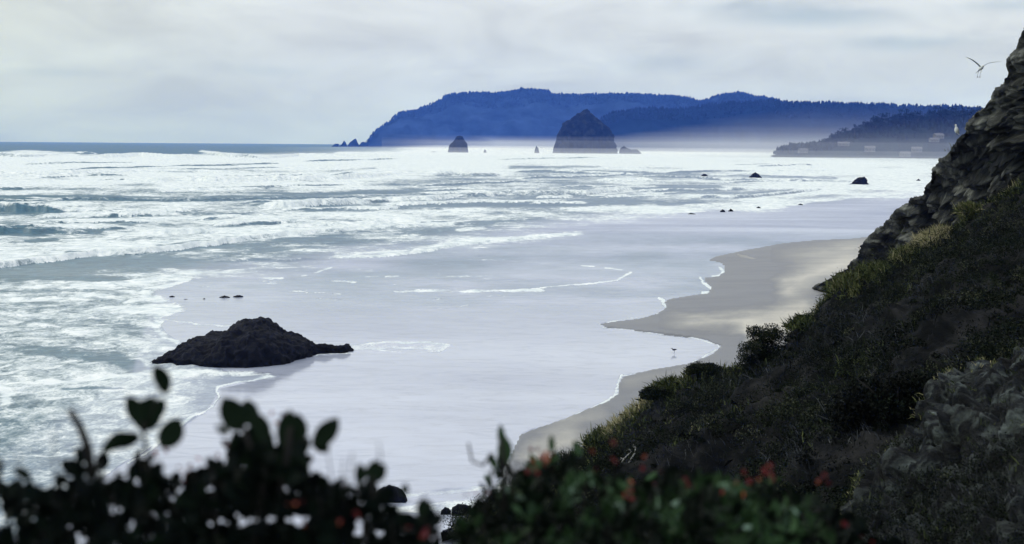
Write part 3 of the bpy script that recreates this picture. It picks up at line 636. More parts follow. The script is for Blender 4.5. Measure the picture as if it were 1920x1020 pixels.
# ------------------------------------------------------------------ hills
def hill(name, crest, D, base, mat, back, front, tree, fs, seed, nr=40, step=3, zoff=0.0):
    xs = np.arange(crest[0][0], crest[-1][0] + .1, step); ys = np.interp(xs, [c[0] for c in crest], [c[1] for c in crest])
    Dd = np.interp(xs, [c[0] for c in crest], [c[2] if len(c) > 2 else D for c in crest])
    C = np.array([atd(a, b, d) for a, b, d in zip(xs, ys, Dd)])
    tv = np.concatenate([np.linspace(-1, 0, nr // 3)[:-1], np.linspace(0, 1, nr)])
    P = np.zeros((len(tv), len(xs), 3))
    for j, tt in enumerate(tv):
        prof = math.cos(tt * math.pi / 2) ** .9 if abs(tt) < 1 else 0
        P[j, :, 0] = C[:, 0] * (1 - tt * front / D if tt > 0 else 1 - tt * back / D); P[j, :, 1] = C[:, 1] - (tt * front if tt > 0 else tt * back)
        P[j, :, 2] = base + (np.maximum(C[:, 2], base + 1) - base) * prof
    n = fbm(P * fs, 5, seed, .55) * tree * 1.5 + fbm(P * fs * .14, 4, seed + 9, .55, True) * tree * 13 * np.abs(tv)[:, None] + np.abs(fbm(P * fs * 2.5, 2, seed + 3)) * tree * 1.2
    P[..., 2] += n * np.clip((P[..., 2] - base) / 25, .1, 1)
    o = mesh_np(name, P, grid_q(*P.shape[:2]), mat); tag(o, kind='structure'); return P
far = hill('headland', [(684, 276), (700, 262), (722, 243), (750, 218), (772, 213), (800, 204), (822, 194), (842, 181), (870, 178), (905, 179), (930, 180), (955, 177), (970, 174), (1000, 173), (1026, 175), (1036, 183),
    (1060, 184), (1110, 181), (1180, 180), (1250, 182), (1290, 186), (1310, 193), (1325, 192), (1345, 184), (1370, 179), (1395, 180), (1420, 186), (1448, 190), (1500, 205), (1700, 215)], 5000, -2, M['hill_far_hazed'], 900, 420, 5.0, .025, 3)
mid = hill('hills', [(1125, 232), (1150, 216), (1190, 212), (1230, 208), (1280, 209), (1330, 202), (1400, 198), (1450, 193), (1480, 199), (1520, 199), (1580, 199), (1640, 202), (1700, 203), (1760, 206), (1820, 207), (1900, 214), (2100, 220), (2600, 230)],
    3600, -2, M['hill_mid_hazed'], 700, 600, 3.5, .035, 5)
nearh = hill('wooded_hill', [(1440, 296), (1470, 284), (1500, 279), (1540, 276), (1560, 268), (1600, 255), (1640, 240), (1670, 237), (1690, 238), (1730, 228), (1760, 230), (1800, 222), (1860, 219), (2000, 210), (2400, 200)],
    1850, -2, M['hill_near'], 300, 120, 1.8, .09, 8, step=2)

def blob_tree_mesh(seed, kind):
    """crown made of many small leaf faces spread through uneven clumps"""
    rnd = np.random.RandomState(seed); V = []; Q = []; T = []
    ncl = 26
    for c in range(ncl):
        if kind == 'round':
            a = rnd.uniform(0, 6.28); r = math.sqrt(rnd.uniform(0, 1)) * .42; z = .35 + rnd.uniform(0, .6) * (1 - r * .9); s = rnd.uniform(.09, .16)
        else:
            z = .15 + .83 * rnd.uniform(0, 1) ** .9; r = (1 - z) * .34 * rnd.uniform(.2, 1.1); a = rnd.uniform(0, 6.28); s = .05 + .09 * (1 - z)
        ctr = np.array([r * math.cos(a), r * math.sin(a), z]); t0 = rnd.uniform(0, .7)
        for k in range(26):
            p = ctr + rnd.normal(0, s * .5, 3) * (1, 1, .7); d1 = rnd.normal(0, 1, 3); d1 /= np.linalg.norm(d1); d2 = np.cross(d1, rnd.normal(0, 1, 3)); d2 /= np.linalg.norm(d2)
            w = s * rnd.uniform(.22, .4); b = len(V)
            V += [p - d1 * w, p + d2 * w * .6, p + d1 * w, p - d2 * w * .6]; Q.append((b, b + 1, b + 2, b + 3)); T += [min(1, t0 + rnd.uniform(0, .3))] * 4
    return np.array(V), np.array(Q), np.array(T)
def surf_point(P, px_, pyv):
    pr = project(P.reshape(-1, 3)); d = (pr[0] - px_) ** 2 + (pr[1] - pyv) ** 2; return P.reshape(-1, 3)[int(np.argmin(d))]
M['tree_leaf'] = leafmat('hill_tree_leaves', [(0, (0.002, 0.006, 0.008)), (1, (0.013, 0.024, 0.024))], .9, 0)
protos = []
for k in range(4):
    V, Q, T = blob_tree_mesh(40 + k, 'round' if k != 3 else 'conifer'); protos.append((V, Q, T))
def tree_thing(loc, h, k, label, first={}):
    t = empty('pine_tree' if k == 3 else 'coast_tree', loc, label, 'tree', 'trees along the top of the wooded hill')
    if k not in first:
        V, Q, T = protos[k]; cr = mesh_np('crown', V, Q, M['tree_leaf'], t, False, {'tint': T})
        mb = MB(); mb.tube([(0, 0, -.05), (.01, 0, .3), (0, .02, .75)], [.035, .026, .01], 6)
        for q in range(4):
            a = q * 1.7 + k; mb.tube([(0, 0, .3 + q * .1), (.2 * math.cos(a), .2 * math.sin(a), .5 + q * .1)], [.014, .005], 5)
        tr = mb.build('trunk', M['trunk'], t); first[k] = (cr, tr)
    else:
        for s in first[k]: c = s.copy(); COL.objects.link(c); c.parent = t
    t.scale = (h * 1.25, h * 1.25, h); return t
tx = [(1545, 11), (1562, 13), (1582, 15), (1601, 14), (1622, 15), (1641, 17), (1657, 17), (1672, 13), (1693, 22), (1703, 16), (1722, 14), (1741, 15), (1757, 20), (1771, 17), (1788, 17), (1803, 15), (1817, 14), (1836, 17), (1486, 9), (1506, 10), (1526, 9)]
desc = ['tree at the low left shoulder of the wooded hill', 'second tree up from the low left shoulder of the wooded hill', 'low tree on the rising skyline of the wooded hill', 'broad tree on the rising skyline of the wooded hill',
        'tree above the first pale houses on the wooded hill', 'tall tree at the left end of the first skyline clump', 'full crowned tree ending the first skyline clump', 'small tree in the dip left of the tallest dark crown',
        'tallest dark crowned tree on the wooded hill skyline', 'tree tucked against the right side of the tallest crown', 'low tree in the gap right of the tallest crown', 'tree starting the right hand skyline clump', 'high tree in the right hand skyline clump above the tan house',
        'tree just right of the high one in the right hand clump', 'tree straight above the standing gull', 'tree right of the standing gull on the skyline', 'last skyline tree before the cliff edge', 'skyline tree half hidden by the cliff edge',
        'small tree near the seaward foot of the wooded hill', 'small round tree among the lowest houses', 'small tree just left of where the wooded hill steepens']
for i, ((x, h), ds) in enumerate(zip(tx, desc)):
    cy_ = float(np.interp(x, [1440, 1470, 1500, 1540, 1560, 1600, 1640, 1670, 1690, 1730, 1760, 1800, 1860], [296, 284, 279, 276, 268, 255, 240, 237, 238, 228, 230, 222, 219]))
    p = surf_point(nearh, x, cy_ + 3); tree_thing((p[0], p[1], p[2] - h * .30), h * 1.5, i % 4 if i % 4 != 3 or x > 1600 else 1, ds)
# far woods as one mass each
def wood(name, P, n, hmin, hmax, mat, seed, vmin, label=None):
    rnd = np.random.RandomState(seed); nr, nc, _ = P.shape; r0_ = nr - int(nr * vmin); Vs = []; Qs = []; Ts = []; b = 0
    lo = nr // 4 - 3
    for k in range(n):
        j = rnd.randint(lo, r0_); i = rnd.randint(0, nc); p = P[j, i] + rnd.normal(0, 4, 3) * (1, 1, 0); h = rnd.uniform(hmin, hmax); w = h * rnd.uniform(.22, .42)
        if p[2] < 3: continue
        m_ = 7; a = np.arange(m_) * 2 * math.pi / m_ + rnd.uniform(0, 6); rr = w * rnd.uniform(.6, 1.2, m_)
        ring = np.stack([np.cos(a) * rr, np.sin(a) * rr, rnd.uniform(-.1, .2, m_) * h], 1) + p
        r2 = np.stack([np.cos(a + .4) * rr * .7, np.sin(a + .4) * rr * .7, (.5 + rnd.uniform(-.1, .15, m_)) * h], 1) + p
        top = p + (rnd.uniform(-.1, .1) * h, 0, h)
        Vs.append(np.vstack([ring, r2, [top]])); idx = np.arange(m_); nx = (idx + 1) % m_
        Qs.append(np.stack([idx, nx, nx + m_], 1) + b); Qs.append(np.stack([idx, nx + m_, idx + m_], 1) + b); Qs.append(np.stack([idx + m_, nx + m_, np.full(m_, 2 * m_)], 1) + b)
        Ts.append(np.full(2 * m_ + 1, rnd.uniform(0, 1))); b += 2 * m_ + 1
    o = mesh_np(name, np.vstack(Vs), np.vstack(Qs), mat, None, False, {'tint': np.concatenate(Ts)}); tag(o, label, 'forest', None, 'stuff'); return o
M['wood_far_hazed'] = leafmat('far_wood_haze_tint', [(0, (0.006, 0.016, 0.070)), (1, (0.017, 0.037, 0.135))], 1, 0)  # tree colours carry part of the haze blue
M['wood_mid_hazed'] = leafmat('mid_wood_haze_tint', [(0, (0.003, 0.009, 0.034)), (1, (0.009, 0.022, 0.068))], 1, 0)  # haze blue painted into the middle range's trees
wood('headland_forest', far, 6500, 5, 12, M['wood_far_hazed'], 1, .35, 'forest tinted haze blue, covering the far headland')
wood('hill_forest', mid, 5500, 4, 10, M['wood_mid_hazed'], 2, .25, 'forest tinted darker haze blue, on the range behind the wooded hill')
wood('hillside_woodland', nearh, 2600, 4, 9, M['tree_leaf'], 3, .2, 'grey green woodland around the houses on the wooded hill')

# houses
def house(px_, pyv, w, dd_, h, mat, label, rz):
    p = surf_point(nearh, px_, pyv)
    t = empty('house', (p[0], p[1] - 6, p[2] - 1.0), label, 'house', 'pale houses on the wooded hill', rz)
    b = MB(); b.box((0, 0, h / 2), (w, dd_, h)); b.add([(-w / 2, -dd_ / 2, h), (-w / 2, dd_ / 2, h), (-w / 2, 0, h + h * .45), (w / 2, -dd_ / 2, h), (w / 2, dd_ / 2, h), (w / 2, 0, h + h * .45)], [(0, 2, 1), (3, 4, 5)])
    b.build('wall', mat, t, False)
    r = MB(); e = .5; hh = h * .45
    for s in (-1, 1):
        V = [(-w / 2 - e, s * (dd_ / 2 + e), h - .3), (w / 2 + e, s * (dd_ / 2 + e), h - .3), (w / 2 + e, 0, h + hh + .05), (-w / 2 - e, 0, h + hh + .05)]
        V += [(a, b_, c + .25) for a, b_, c in V]; r.add(V, [(0, 1, 2, 3), (7, 6, 5, 4), (0, 4, 5, 1), (1, 5, 6, 2), (2, 6, 7, 3), (3, 7, 4, 0)])
    rf = r.build('roof', M['roof'], t, False); c = MB(); c.box((w * .2, 1, h + hh + .4), (.9, .9, 1.6)); c.build('chimney', mat, rf, False)
    for k in range(3):
        g = MB(); g.box((-w * .3 + k * w * .3, -dd_ / 2 - .03, h * .55), (w * .10, .1, h * .26)); g.build('window', M['glass'], t, False)
    d = MB(); d.box((w * .42, -dd_ / 2 - .04, 1.1), (1.0, .1, 2.2)); d.build('door', M['roof'], t, False)
for a in ((1757, 257, 11, 8, 4.5, M['wall_tan'], 'tan house highest on the wooded hill, below and left of the gull', .2), (1748, 264, 11, 7, 3.6, M['wall_pale'], 'pale grey house just below the tan house', .1),
          (1628, 284, 12, 8, 5, M['wall_pale'], 'brightest pale house low on the middle of the wooded hill', -.1), (1612, 287, 9, 7, 4, M['wall_pale'], 'smaller pale house touching the left of the brightest one', .15),
          (1640, 271, 10, 7, 3.6, M['wall_tan'], 'dull house half lost in trees above the brightest pale house', 0), (1504, 286, 11, 7, 4, M['wall_pale'], 'pale house near the seaward foot of the wooded hill', .1),
          (1580, 273, 14, 7, 3.4, M['wall_tan'], 'long low house on the left slope of the wooded hill', -.15), (1694, 292, 12, 8, 4.4, M['wall_pale'], 'pale house at the beach side right of the brightest one', .1),
          (1716, 284, 12, 8, 4.6, M['wall_pale'], 'pale house at the foot of the hill nearest the cliff', -.1), (1655, 285, 10, 7, 3.4, M['wall_tan'], 'small dull house right of the brightest pale house', .05)):
    house(*a)

# ------------------------------------------------------------------ cliff, hillside, outcrop
def loft(curves, nu, rows):
    R = []
    for cv in curves:
        c = np.array([atd(*p) for p in cv]); scr = np.array(cv, float)
        L = np.concatenate([[0], np.cumsum(np.hypot(np.diff(scr[:, 0]), np.diff(scr[:, 1])))]); u = np.linspace(0, L[-1], nu)
        R.append(np.stack([np.interp(u, L, c[:, k]) for k in range(3)], 1))
    out = [];
    for k in range(len(R) - 1):
        for j in range(rows[k]):
            f = j / rows[k]; out.append(R[k] * (1 - f) + R[k + 1] * f)
    out.append(R[-1]); P = np.array(out)
    return P
def smooth_rows(P, it):
    for _ in range(it):
        Q = P.copy(); Q[1:-1] = (P[:-2] + 2 * P[1:-1] + P[2:]) / 4; P = Q
    return P
def orient(P):
    n = grid_normals(P); tocam = CAM - P; s = np.sign((n * tocam).sum(-1).mean()); return n * s
# A: bare rock cliff
A_sil = [(1490, 556, 139), (1518, 547, 136), (1527, 532, 134), (1560, 518, 130), (1583, 500, 126), (1603, 478, 122), (1607, 460, 119), (1640, 432, 114), (1668, 402, 108), (1700, 378, 103), (1722, 366, 98), (1730, 345, 94), (1742, 318, 89),
         (1766, 292, 83), (1782, 268, 76), (1793, 256, 70), (1815, 232, 67), (1822, 212, 66), (1850, 190, 64), (1868, 165, 63), (1882, 135, 62), (1895, 100, 61), (1912, 72, 60), (1945, 20, 59), (2010, -80, 58), (2150, -260, 57)]
A_back = [(a + 60, b + 10 + 22 * i / 26, d * 1.18) for i, (a, b, d) in enumerate(A_sil)]
A_b2 = [(a + 400, b + 40, d * 1.3) for i, (a, b, d) in enumerate(A_sil)]
A_1 = [(a + 34 + i, b + 26, d * .975) for i, (a, b, d) in enumerate(A_sil)]
A_2 = [(a + 95 + 4 * i, b + 85, d * .90) for i, (a, b, d) in enumerate(A_sil)]
A_3 = [(a + 190 + 10 * i, b + 190, d * .80) for i, (a, b, d) in enumerate(A_sil)]
PA = loft([A_b2, A_back, A_sil, A_1, A_2, A_3], 620, [12, 20, 30, 70, 60])
PA = smooth_rows(PA, 6); nA = orient(PA)
rotd = PA @ np.array([[.90, 0, .43], [0, 1, 0], [-.43, 0, .90]]).T
st_ = fbm(rotd * (.12, .10, .85), 5, 11, .55, True)
blk = fbm(PA * .35, 5, 12, .55) ; lg = fbm(PA * .12, 3, 13); rid = fbm(rotd * (.5, .35, .8), 5, 16, .6, True)
wp = rotd + .5 * np.stack([fbm(PA * .5, 3, 301), fbm(PA * .5, 3, 302), fbm(PA * .5, 3, 303)], -1)
w1, w2_, wi = worley(wp * (.20, .16, .42), 5); v1, v2_, vi = worley(wp * (.7, .6, 1.3), 6)
crk = np.clip((w2_ - w1) / .12, 0, 1); crk2 = np.clip((v2_ - v1) / .15, 0, 1)
zz = rotd[..., 2] * .85 + .9 * fbm(PA * .12, 4, 401) + .12 * fbm(PA * .9, 3, 402); fz_ = zz - np.floor(zz); led = np.where(fz_ < .8, fz_ / .8, (1 - fz_) / .2) - .5
z2 = rotd[..., 2] * 2.6 + 1.4 * fbm(PA * .2, 4, 403); f2 = z2 - np.floor(z2); led2 = np.where(f2 < .75, f2 / .75, (1 - f2) / .25) - .5
rowA = np.abs(np.arange(PA.shape[0]) - 32)[:, None]; dA = st_ * .35 + blk * .4 + lg * 1.2 + rid * .25 + (wi - .5) * 1.1 + (crk - 1) * .5 + (vi - .5) * .4 + (crk2 - 1) * .2 + led * .75 + led2 * .25
PA = PA + nA * (dA * (.32 + .68 * sstep(0, 40, rowA)) - .1)[..., None]
tag(mesh_np('cliff', PA, grid_q(*PA.shape[:2]), M['cliff'], smooth=False, attrs={'tint': np.clip(.25 + .5 * wi + .25 * vi + .25 * lg, 0, 1)}), kind='structure')
# B: vegetated slope
B_sil = [(800, 1020, 52), (860, 985, 54), (960, 925, 55), (1100, 823, 56), (1200, 745, 58), (1290, 692, 59), (1350, 684, 59.5), (1380, 690, 60), (1420, 680, 60), (1476, 650, 60), (1490, 618, 62), (1530, 586, 63), (1560, 552, 63.5), (1590, 540, 64), (1640, 520, 65), (1690, 492, 67), (1722, 462, 68),
         (1765, 446, 68), (1805, 416, 68), (1855, 380, 66), (1925, 330, 64), (2100, 180, 62), (2400, 0, 60)]
B_back = [(a + 30, b + 60, d * 1.15) for a, b, d in B_sil]
B_1 = [(880, 1015, 46), (1000, 965, 46), (1150, 880, 47), (1300, 800, 48), (1450, 725, 49), (1560, 650, 50), (1680, 590, 50), (1800, 520, 50), (1950, 450, 48), (2150, 370, 44), (2500, 280, 42)]
B_2 = [(880, 1060, 37), (1100, 1000, 36), (1300, 920, 35), (1450, 850, 34), (1600, 780, 34), (1720, 720, 33), (1830, 660, 32), (1980, 600, 30), (2200, 530, 28), (2600, 470, 27)]
B_3 = [(850, 1180, 25), (1150, 1130, 24), (1400, 1060, 23), (1550, 990, 23), (1680, 900, 23), (1800, 820, 23), (1950, 760, 21), (2300, 700, 18), (2700, 650, 16)]
B_4 = [(600, 1700, 12), (1150, 1600, 11), (1500, 1500, 11), (1800, 1300, 11), (2200, 1150, 9), (2700, 1000, 9)]
PB = loft([B_back, B_sil, B_1, B_2, B_3, B_4], 520, [14, 60, 60, 60, 30])
PB = smooth_rows(PB, 4); nB = orient(PB)
dB = fbm(PB * .22, 5, 31, .55) * 1.7 + fbm(PB * .8, 4, 32, .55, True) * .42 + fbm(PB * 3, 3, 33) * .07
rowB = np.abs(np.arange(PB.shape[0]) - 14)[:, None]
PB = PB + nB * (dB * (.45 + .55 * sstep(0, 30, rowB)) - .45 * (1 - sstep(0, 25, rowB)))[..., None]
tag(mesh_np('hillside', PB, grid_q(*PB.shape[:2]), M['soil']), kind='structure')
# C: near outcrop
C_sil = [(1480, 1120, 14.5), (1560, 1010, 16), (1610, 930, 17), (1640, 885, 18), (1690, 828, 19.5), (1738, 792, 21), (1744, 760, 21.8), (1756, 730, 22.2), (1785, 708, 22.6), (1830, 694, 23), (1875, 692, 23), (1925, 672, 22), (2100, 600, 20), (2500, 500, 18)]
C_back = [(a + 60, b + 80, d * 1.2) for a, b, d in C_sil]
C_1 = [(1470, 1180, 12), (1600, 1060, 12.5), (1700, 960, 13.5), (1790, 880, 14.5), (1870, 820, 15), (1960, 780, 14.5), (2200, 720, 13), (2600, 650, 11)]
C_2 = [(1300, 1700, 7), (1600, 1500, 7.2), (1900, 1300, 7.5), (2200, 1150, 7.5), (2600, 1000, 7)]
PC = loft([C_back, C_sil, C_1, C_2], 420, [12, 110, 80]); PC = smooth_rows(PC, 3); nC = orient(PC)
rc = PC @ np.array([[.93, 0, -.36], [0, 1, 0], [.36, 0, .93]]).T
zc_ = rc[..., 2] * 2.4 + 1.0 * fbm(PC * .5, 4, 405); fc_ = zc_ - np.floor(zc_); ledc = np.where(fc_ < .75, fc_ / .75, (1 - fc_) / .25) - .5
wp = rc + .18 * np.stack([fbm(PC * 1.5, 3, 311), fbm(PC * 1.5, 3, 312), fbm(PC * 1.5, 3, 313)], -1)
c1_, c2_, ci_ = worley(wp * (.8, .7, 2.0), 15); cc = np.clip((c2_ - c1_) / .14, 0, 1); d1_, d2_, di = worley(wp * (3, 2.6, 6.5), 16); dc = np.clip((d2_ - d1_) / .2, 0, 1)
PC = PC + nC * (fbm(PC * .6, 5, 41, .55) * .35 + fbm(rc * (.9, .9, 3.2), 5, 42, .55, True) * .13 + ledc * .14 + fbm(PC * 4, 4, 43) * .04 + (ci_ - .5) * .22 + (cc - 1) * .10 + (di - .5) * .06 + (dc - 1) * .03)[..., None]
tag(mesh_np('rock_outcrop', PC, grid_q(*PC.shape[:2]), M['outcrop'], smooth=False, attrs={'tint': np.clip(.15 + .45 * ci_ + .35 * di, 0, 1)}), kind='structure')
# ledge the photographer stands on
gx, gy = np.meshgrid(np.linspace(-7, 7, 90), np.linspace(-4, 4.2, 60))
gz = 12.35 - .10 * np.maximum(gy, 0) - sstep(2.9, 4.2, gy) * 3.2 + fbm(col(gx * .8, gy * .8), 4, 61) * .12
tag(mesh_np('bluff_top', np.stack([gx, gy, gz], -1), grid_q(60, 90), M['soil']), kind='structure')

# grass and scrub ---------------------------------------------------
def blades(name, pts, nrm, hgt, tint, nb, mat, label, width=.012, spread=.12, seed=0, parent=None, upb=.6):
    rnd = np.random.RandomState(seed); n = len(pts); k = nb
    base = np.repeat(pts, k, 0) + rnd.normal(0, 1, (n * k, 3)) * np.repeat(spread * np.ones(n), k)[:, None] * (1, 1, .3)
    hh = np.repeat(hgt, k) * rnd.uniform(.5, 1.2, n * k); d = np.repeat(nrm, k, 0) * (1 - upb) + np.array([0, 0, 1]) * upb + rnd.normal(0, .42, (n * k, 3)); d /= np.linalg.norm(d, axis=1)[:, None]
    side = np.cross(d, rnd.normal(0, 1, (n * k, 3))); side /= np.linalg.norm(side, axis=1)[:, None]
    w = (width * rnd.uniform(.6, 1.5, n * k))[:, None]; midp = base + d * hh[:, None] * .55; tip = base + d * hh[:, None] + np.array([0, 0, -1]) * hh[:, None] * .22 + rnd.normal(0, .15, (n * k, 3)) * hh[:, None]
    V = np.stack([base - side * w, base + side * w, midp + side * w * .8, tip, midp - side * w * .8], 1).reshape(-1, 3)
    Q = np.arange(n * k)[:, None] * 5 + np.array([0, 1, 2, 3, 4])[None]
    T = np.repeat(np.clip(np.repeat(tint, k) + rnd.normal(0, .12, n * k), 0, 1), 5)
    o = mesh_np(name, V, Q, mat, parent, False, {'tint': T}); 
    if label: tag(o, label, 'grass', None, 'stuff')
    return o
def leaves_mesh(name, pts, size, tint, mat, seed, parent=None):
    rnd = np.random.RandomState(seed); n = len(pts)
    d1 = rnd.normal(0, 1, (n, 3)); d1 /= np.linalg.norm(d1, axis=1)[:, None]; d2 = np.cross(d1, rnd.normal(0, 1, (n, 3))); d2 /= np.linalg.norm(d2, axis=1)[:, None]
    s = (size * rnd.uniform(.5, 1.5, n))[:, None]
    V = np.stack([pts - d1 * s, pts + d2 * s * .45, pts + d1 * s, pts - d2 * s * .45], 1).reshape(-1, 3); Q = np.arange(n)[:, None] * 4 + np.arange(4)[None]
    return mesh_np(name, V, Q, mat, parent, False, {'tint': np.repeat(np.clip(tint, 0, 1), 4)})
rnd = np.random.RandomState(5)
fB = PB.reshape(-1, 3); fN = nB.reshape(-1, 3); bx, by = project(fB); row = np.repeat(np.arange(PB.shape[0]), PB.shape[1])
vis = (bx > 850) & (bx < 2050) & (by < 1080)
edge = np.exp(-np.maximum(row - 14, 0) / 9.0) * (row > 8)
gn = fbm(fB * .35, 4, 71)
pg = vis * np.clip(edge * 1.3 + np.maximum(gn - .18, 0) * .5, 0, 1)
pick = rnd.uniform(0, 1, len(fB)) < pg * .5
ti = np.clip(.30 + edge * .56 + gn * .5, 0, .97)
blades('grass', fB[pick], fN[pick], (.30 + .22 * edge)[pick], ti[pick], 9, M['grass'], 'tufts of pale and olive grass over the slope', .017, .16, 1)
# pale dry patch high on the ridge
for (x_, y_, rr_, n_, tt) in ((1738, 440, 34, 260, .92), (1895, 330, 34, 260, .90), (1690, 478, 24, 160, .7), (1640, 518, 24, 120, .6), (1590, 548, 26, 90, .62), (1500, 612, 16, 50, .55), (1240, 725, 26, 60, .55), (1110, 818, 30, 60, .5), (1800, 395, 24, 120, .7)):
    d = np.hypot(bx - x_, (by - y_) * 1.3); idx = np.where((d < rr_) & (row > 8))[0]
    if len(idx) < 4: continue
    n_ *= 3; ch = rnd.choice(idx, n_); blades('grass_patch', fB[ch] + fN[ch] * .12, fN[ch], np.full(n_, .50), np.full(n_, tt), 10, M['grass'], None, .017, .15, int(x_))
for o in [o for o in bpy.data.objects if o.name.startswith('grass_patch')]: tag(o, 'patch of pale grass on the slope', 'grass', None, 'stuff')
sn = fbm(fB * .4, 4, 81)
cand = np.where(vis & (row > 24) & (rnd.uniform(0, 1, len(fB)) < np.clip(sn * 2 + .5, .06, 1)))[0]; cen = rnd.choice(cand, 4200)
dist_ = (fB[cen] - CAM) @ fw; cr_ = rnd.uniform(.16, .85, len(cen)) ** 1.2 * np.clip(dist_ / 50, .45, 1.1)
cr_ *= np.where(row[cen] < 50, .4, 1); rep = 110; u_ = rnd.normal(0, 1, (len(cen), rep, 3)); u_ /= np.linalg.norm(u_, axis=-1, keepdims=True); u_[..., 2] = np.abs(u_[..., 2]) * .9
rad = rnd.uniform(.55, 1.05, (len(cen), rep, 1)); pts = (fB[cen][:, None] + u_ * rad * cr_[:, None, None] + fN[cen][:, None] * cr_[:, None, None] * .25).reshape(-1, 3)
ctint = np.clip(.24 + sn[cen] * .6 + rnd.normal(0, .17, len(cen)) + .5 * (rnd.uniform(0, 1, len(cen)) < .05), 0, .95)
tint = (ctint[:, None] + rnd.normal(0, .07, (len(cen), rep))).reshape(-1)
tag(leaves_mesh('scrub', pts, .028, tint, M['scrub'], 3), 'low dark scrub matting the slope', 'scrub', None, 'stuff')
cand = np.where(vis & (row > 16) & (fbm(fB * .3, 3, 85) > .02))[0]; ch = rnd.choice(cand, 3000)
blades('dead_stalks', fB[ch], fN[ch], rnd.uniform(.3, .8, 3000) * np.clip(((fB[ch] - CAM) @ fw) / 50, .4, 1), np.clip(rnd.normal(.35, .25, 3000), 0, .9), 5, M['stalk'], 'grey dead stalks tangled over the slope', .006, .2, 8, None, .3)
# tufts on the outcrop top edge and its face
fC = PC.reshape(-1, 3); fCN = nC.reshape(-1, 3); cx_, cy_ = project(fC); rowc = np.repeat(np.arange(PC.shape[0]), PC.shape[1])
e2 = np.exp(-np.abs(rowc - 12) / 3.0); pick = rnd.uniform(0, 1, len(fC)) < (e2 * .16 + .004) * (cx_ > 1500) * (cx_ < 2000)
blades('outcrop_grass', fC[pick], fCN[pick], np.full(pick.sum(), .10), np.clip(.45 + .4 * e2[pick], 0, 1), 7, M['grass'], 'short olive grass edging the near outcrop', .004, .05, 4)
# grass on the bare cliff ledges
fA = PA.reshape(-1, 3); fAN = nA.reshape(-1, 3); ax_, ay_ = project(fA); gA = fbm(fA * .3, 3, 91)
pick = rnd.uniform(0, 1, len(fA)) < .02 * (gA > .28) * (ax_ < 1980) * (ay_ > 200)
blades('cliff_grass', fA[pick], fAN[pick], np.full(pick.sum(), .30), np.clip(.2 + gA[pick], 0, .6), 7, M['grass'], 'sparse dark grass on the cliff ledges', .02, .2, 5)

cand = np.where((cx_ > 1450) & (cx_ < 2000) & (cy_ < 1100) & (rowc > 14) & (fbm(fC * .9, 3, 95) > .0) & (cy_ > 830 - .0 * cx_))[0]; cen = rnd.choice(cand, 1500)
pts = (fC[cen][:, None] + rnd.normal(0, .09, (1500, 34, 3)) * (1, 1, .5) + fCN[cen][:, None] * .03).reshape(-1, 3)
tag(leaves_mesh('outcrop_scrub', pts, .012, np.repeat(np.clip(rnd.normal(.3, .18, 1500), 0, 1), 34) + rnd.normal(0, .1, len(pts)), M['scrub'], 13), 'creeping dark plants over the near outcrop', 'scrub', None, 'stuff')
ch = rnd.choice(cand, 900); blades('outcrop_stalks', fC[ch], fCN[ch], rnd.uniform(.08, .22, 900), np.clip(rnd.normal(.4, .3, 900), 0, .95), 5, M['stalk'], 'grey dead stalks on the near outcrop', .002, .06, 18, None, .3)
# individual hillside shrubs
def hill_shrub(x_, y_, D, w, h, label, seed, tint=.4, mat='scrub'):
    c = atd(x_, y_, D); t = empty('hillside_shrub', c, label, 'shrub', 'rounded shrubs on the slope'); r_ = np.random.RandomState(seed)
    n = 20000; cl = r_.normal(0, 1, (80, 3)); cl /= np.linalg.norm(cl, axis=1)[:, None]; cl[:, 2] = np.abs(cl[:, 2]); cl *= r_.uniform(.55, 1.0, (80, 1)); cl *= (w * .85, w * .65, h * .88); ci = r_.randint(0, 80, n)
    p = cl[ci] + np.clip(r_.normal(0, .13 * w, (n, 3)), -.2 * w, .2 * w) * (1, 1, .8); p[:, 2] = np.maximum(p[:, 2], -.3)
    leaves_mesh('foliage', p, .036, tint + r_.uniform(-.3, .3, 80)[ci] + r_.normal(0, .15, n), M[mat], seed, t)
    mb = MB()
    for k in range(7):
        a = k * .9; mb.tube([(0, 0, -.5), (w * .2 * math.cos(a), w * .2 * math.sin(a), h * .4), (w * .6 * math.cos(a), w * .5 * math.sin(a), h * .8)], [.04, .025, .008], 5)
    mb.build('stem', M['stem'], t); return t
hill_shrub(1432, 690, 57.2, 1.25, 2.05, 'rounded dark shrub standing alone on the ridge edge above the sand', 1, .48)
hill_shrub(1527, 662, 60, 1.0, 2.0, 'big dark shrub just uphill of the lone rounded one, with lighter top', 2, .45)
hill_shrub(1612, 618, 60, 1.15, 1.8, 'broad shrub on the ridge below the foot of the rock cliff', 3, .5)
hill_shrub(1665, 600, 57, 1.4, 1.3, 'very dark shrub below the pale grass patch', 4, .15)
hill_shrub(1755, 560, 56, 1.5, 1.5, 'dark shrub under the pale grass patch on the crest', 5, .1)
hill_shrub(1870, 500, 54, 1.5, 1.5, 'dark shrub near the right edge of the photo below the dry grass', 6, .1)
hill_shrub(1680, 800, 27, 1.3, 1.1, 'nearly black shrub added for the deep shade of the gully beside the outcrop', 7, .0)  # near-black foliage put here in place of the gully's deep shade
hill_shrub(1560, 700, 44, 1.1, .8, 'low shrub in the middle of the slope', 8, .35)
hill_shrub(1230, 745, 56, .7, .4, 'low shrub at the lower left end of the ridge edge', 9, .5)
hill_shrub(1320, 700, 58, .9, .4, 'flat shrub on the ridge edge left of the lone rounded one', 10, .5)

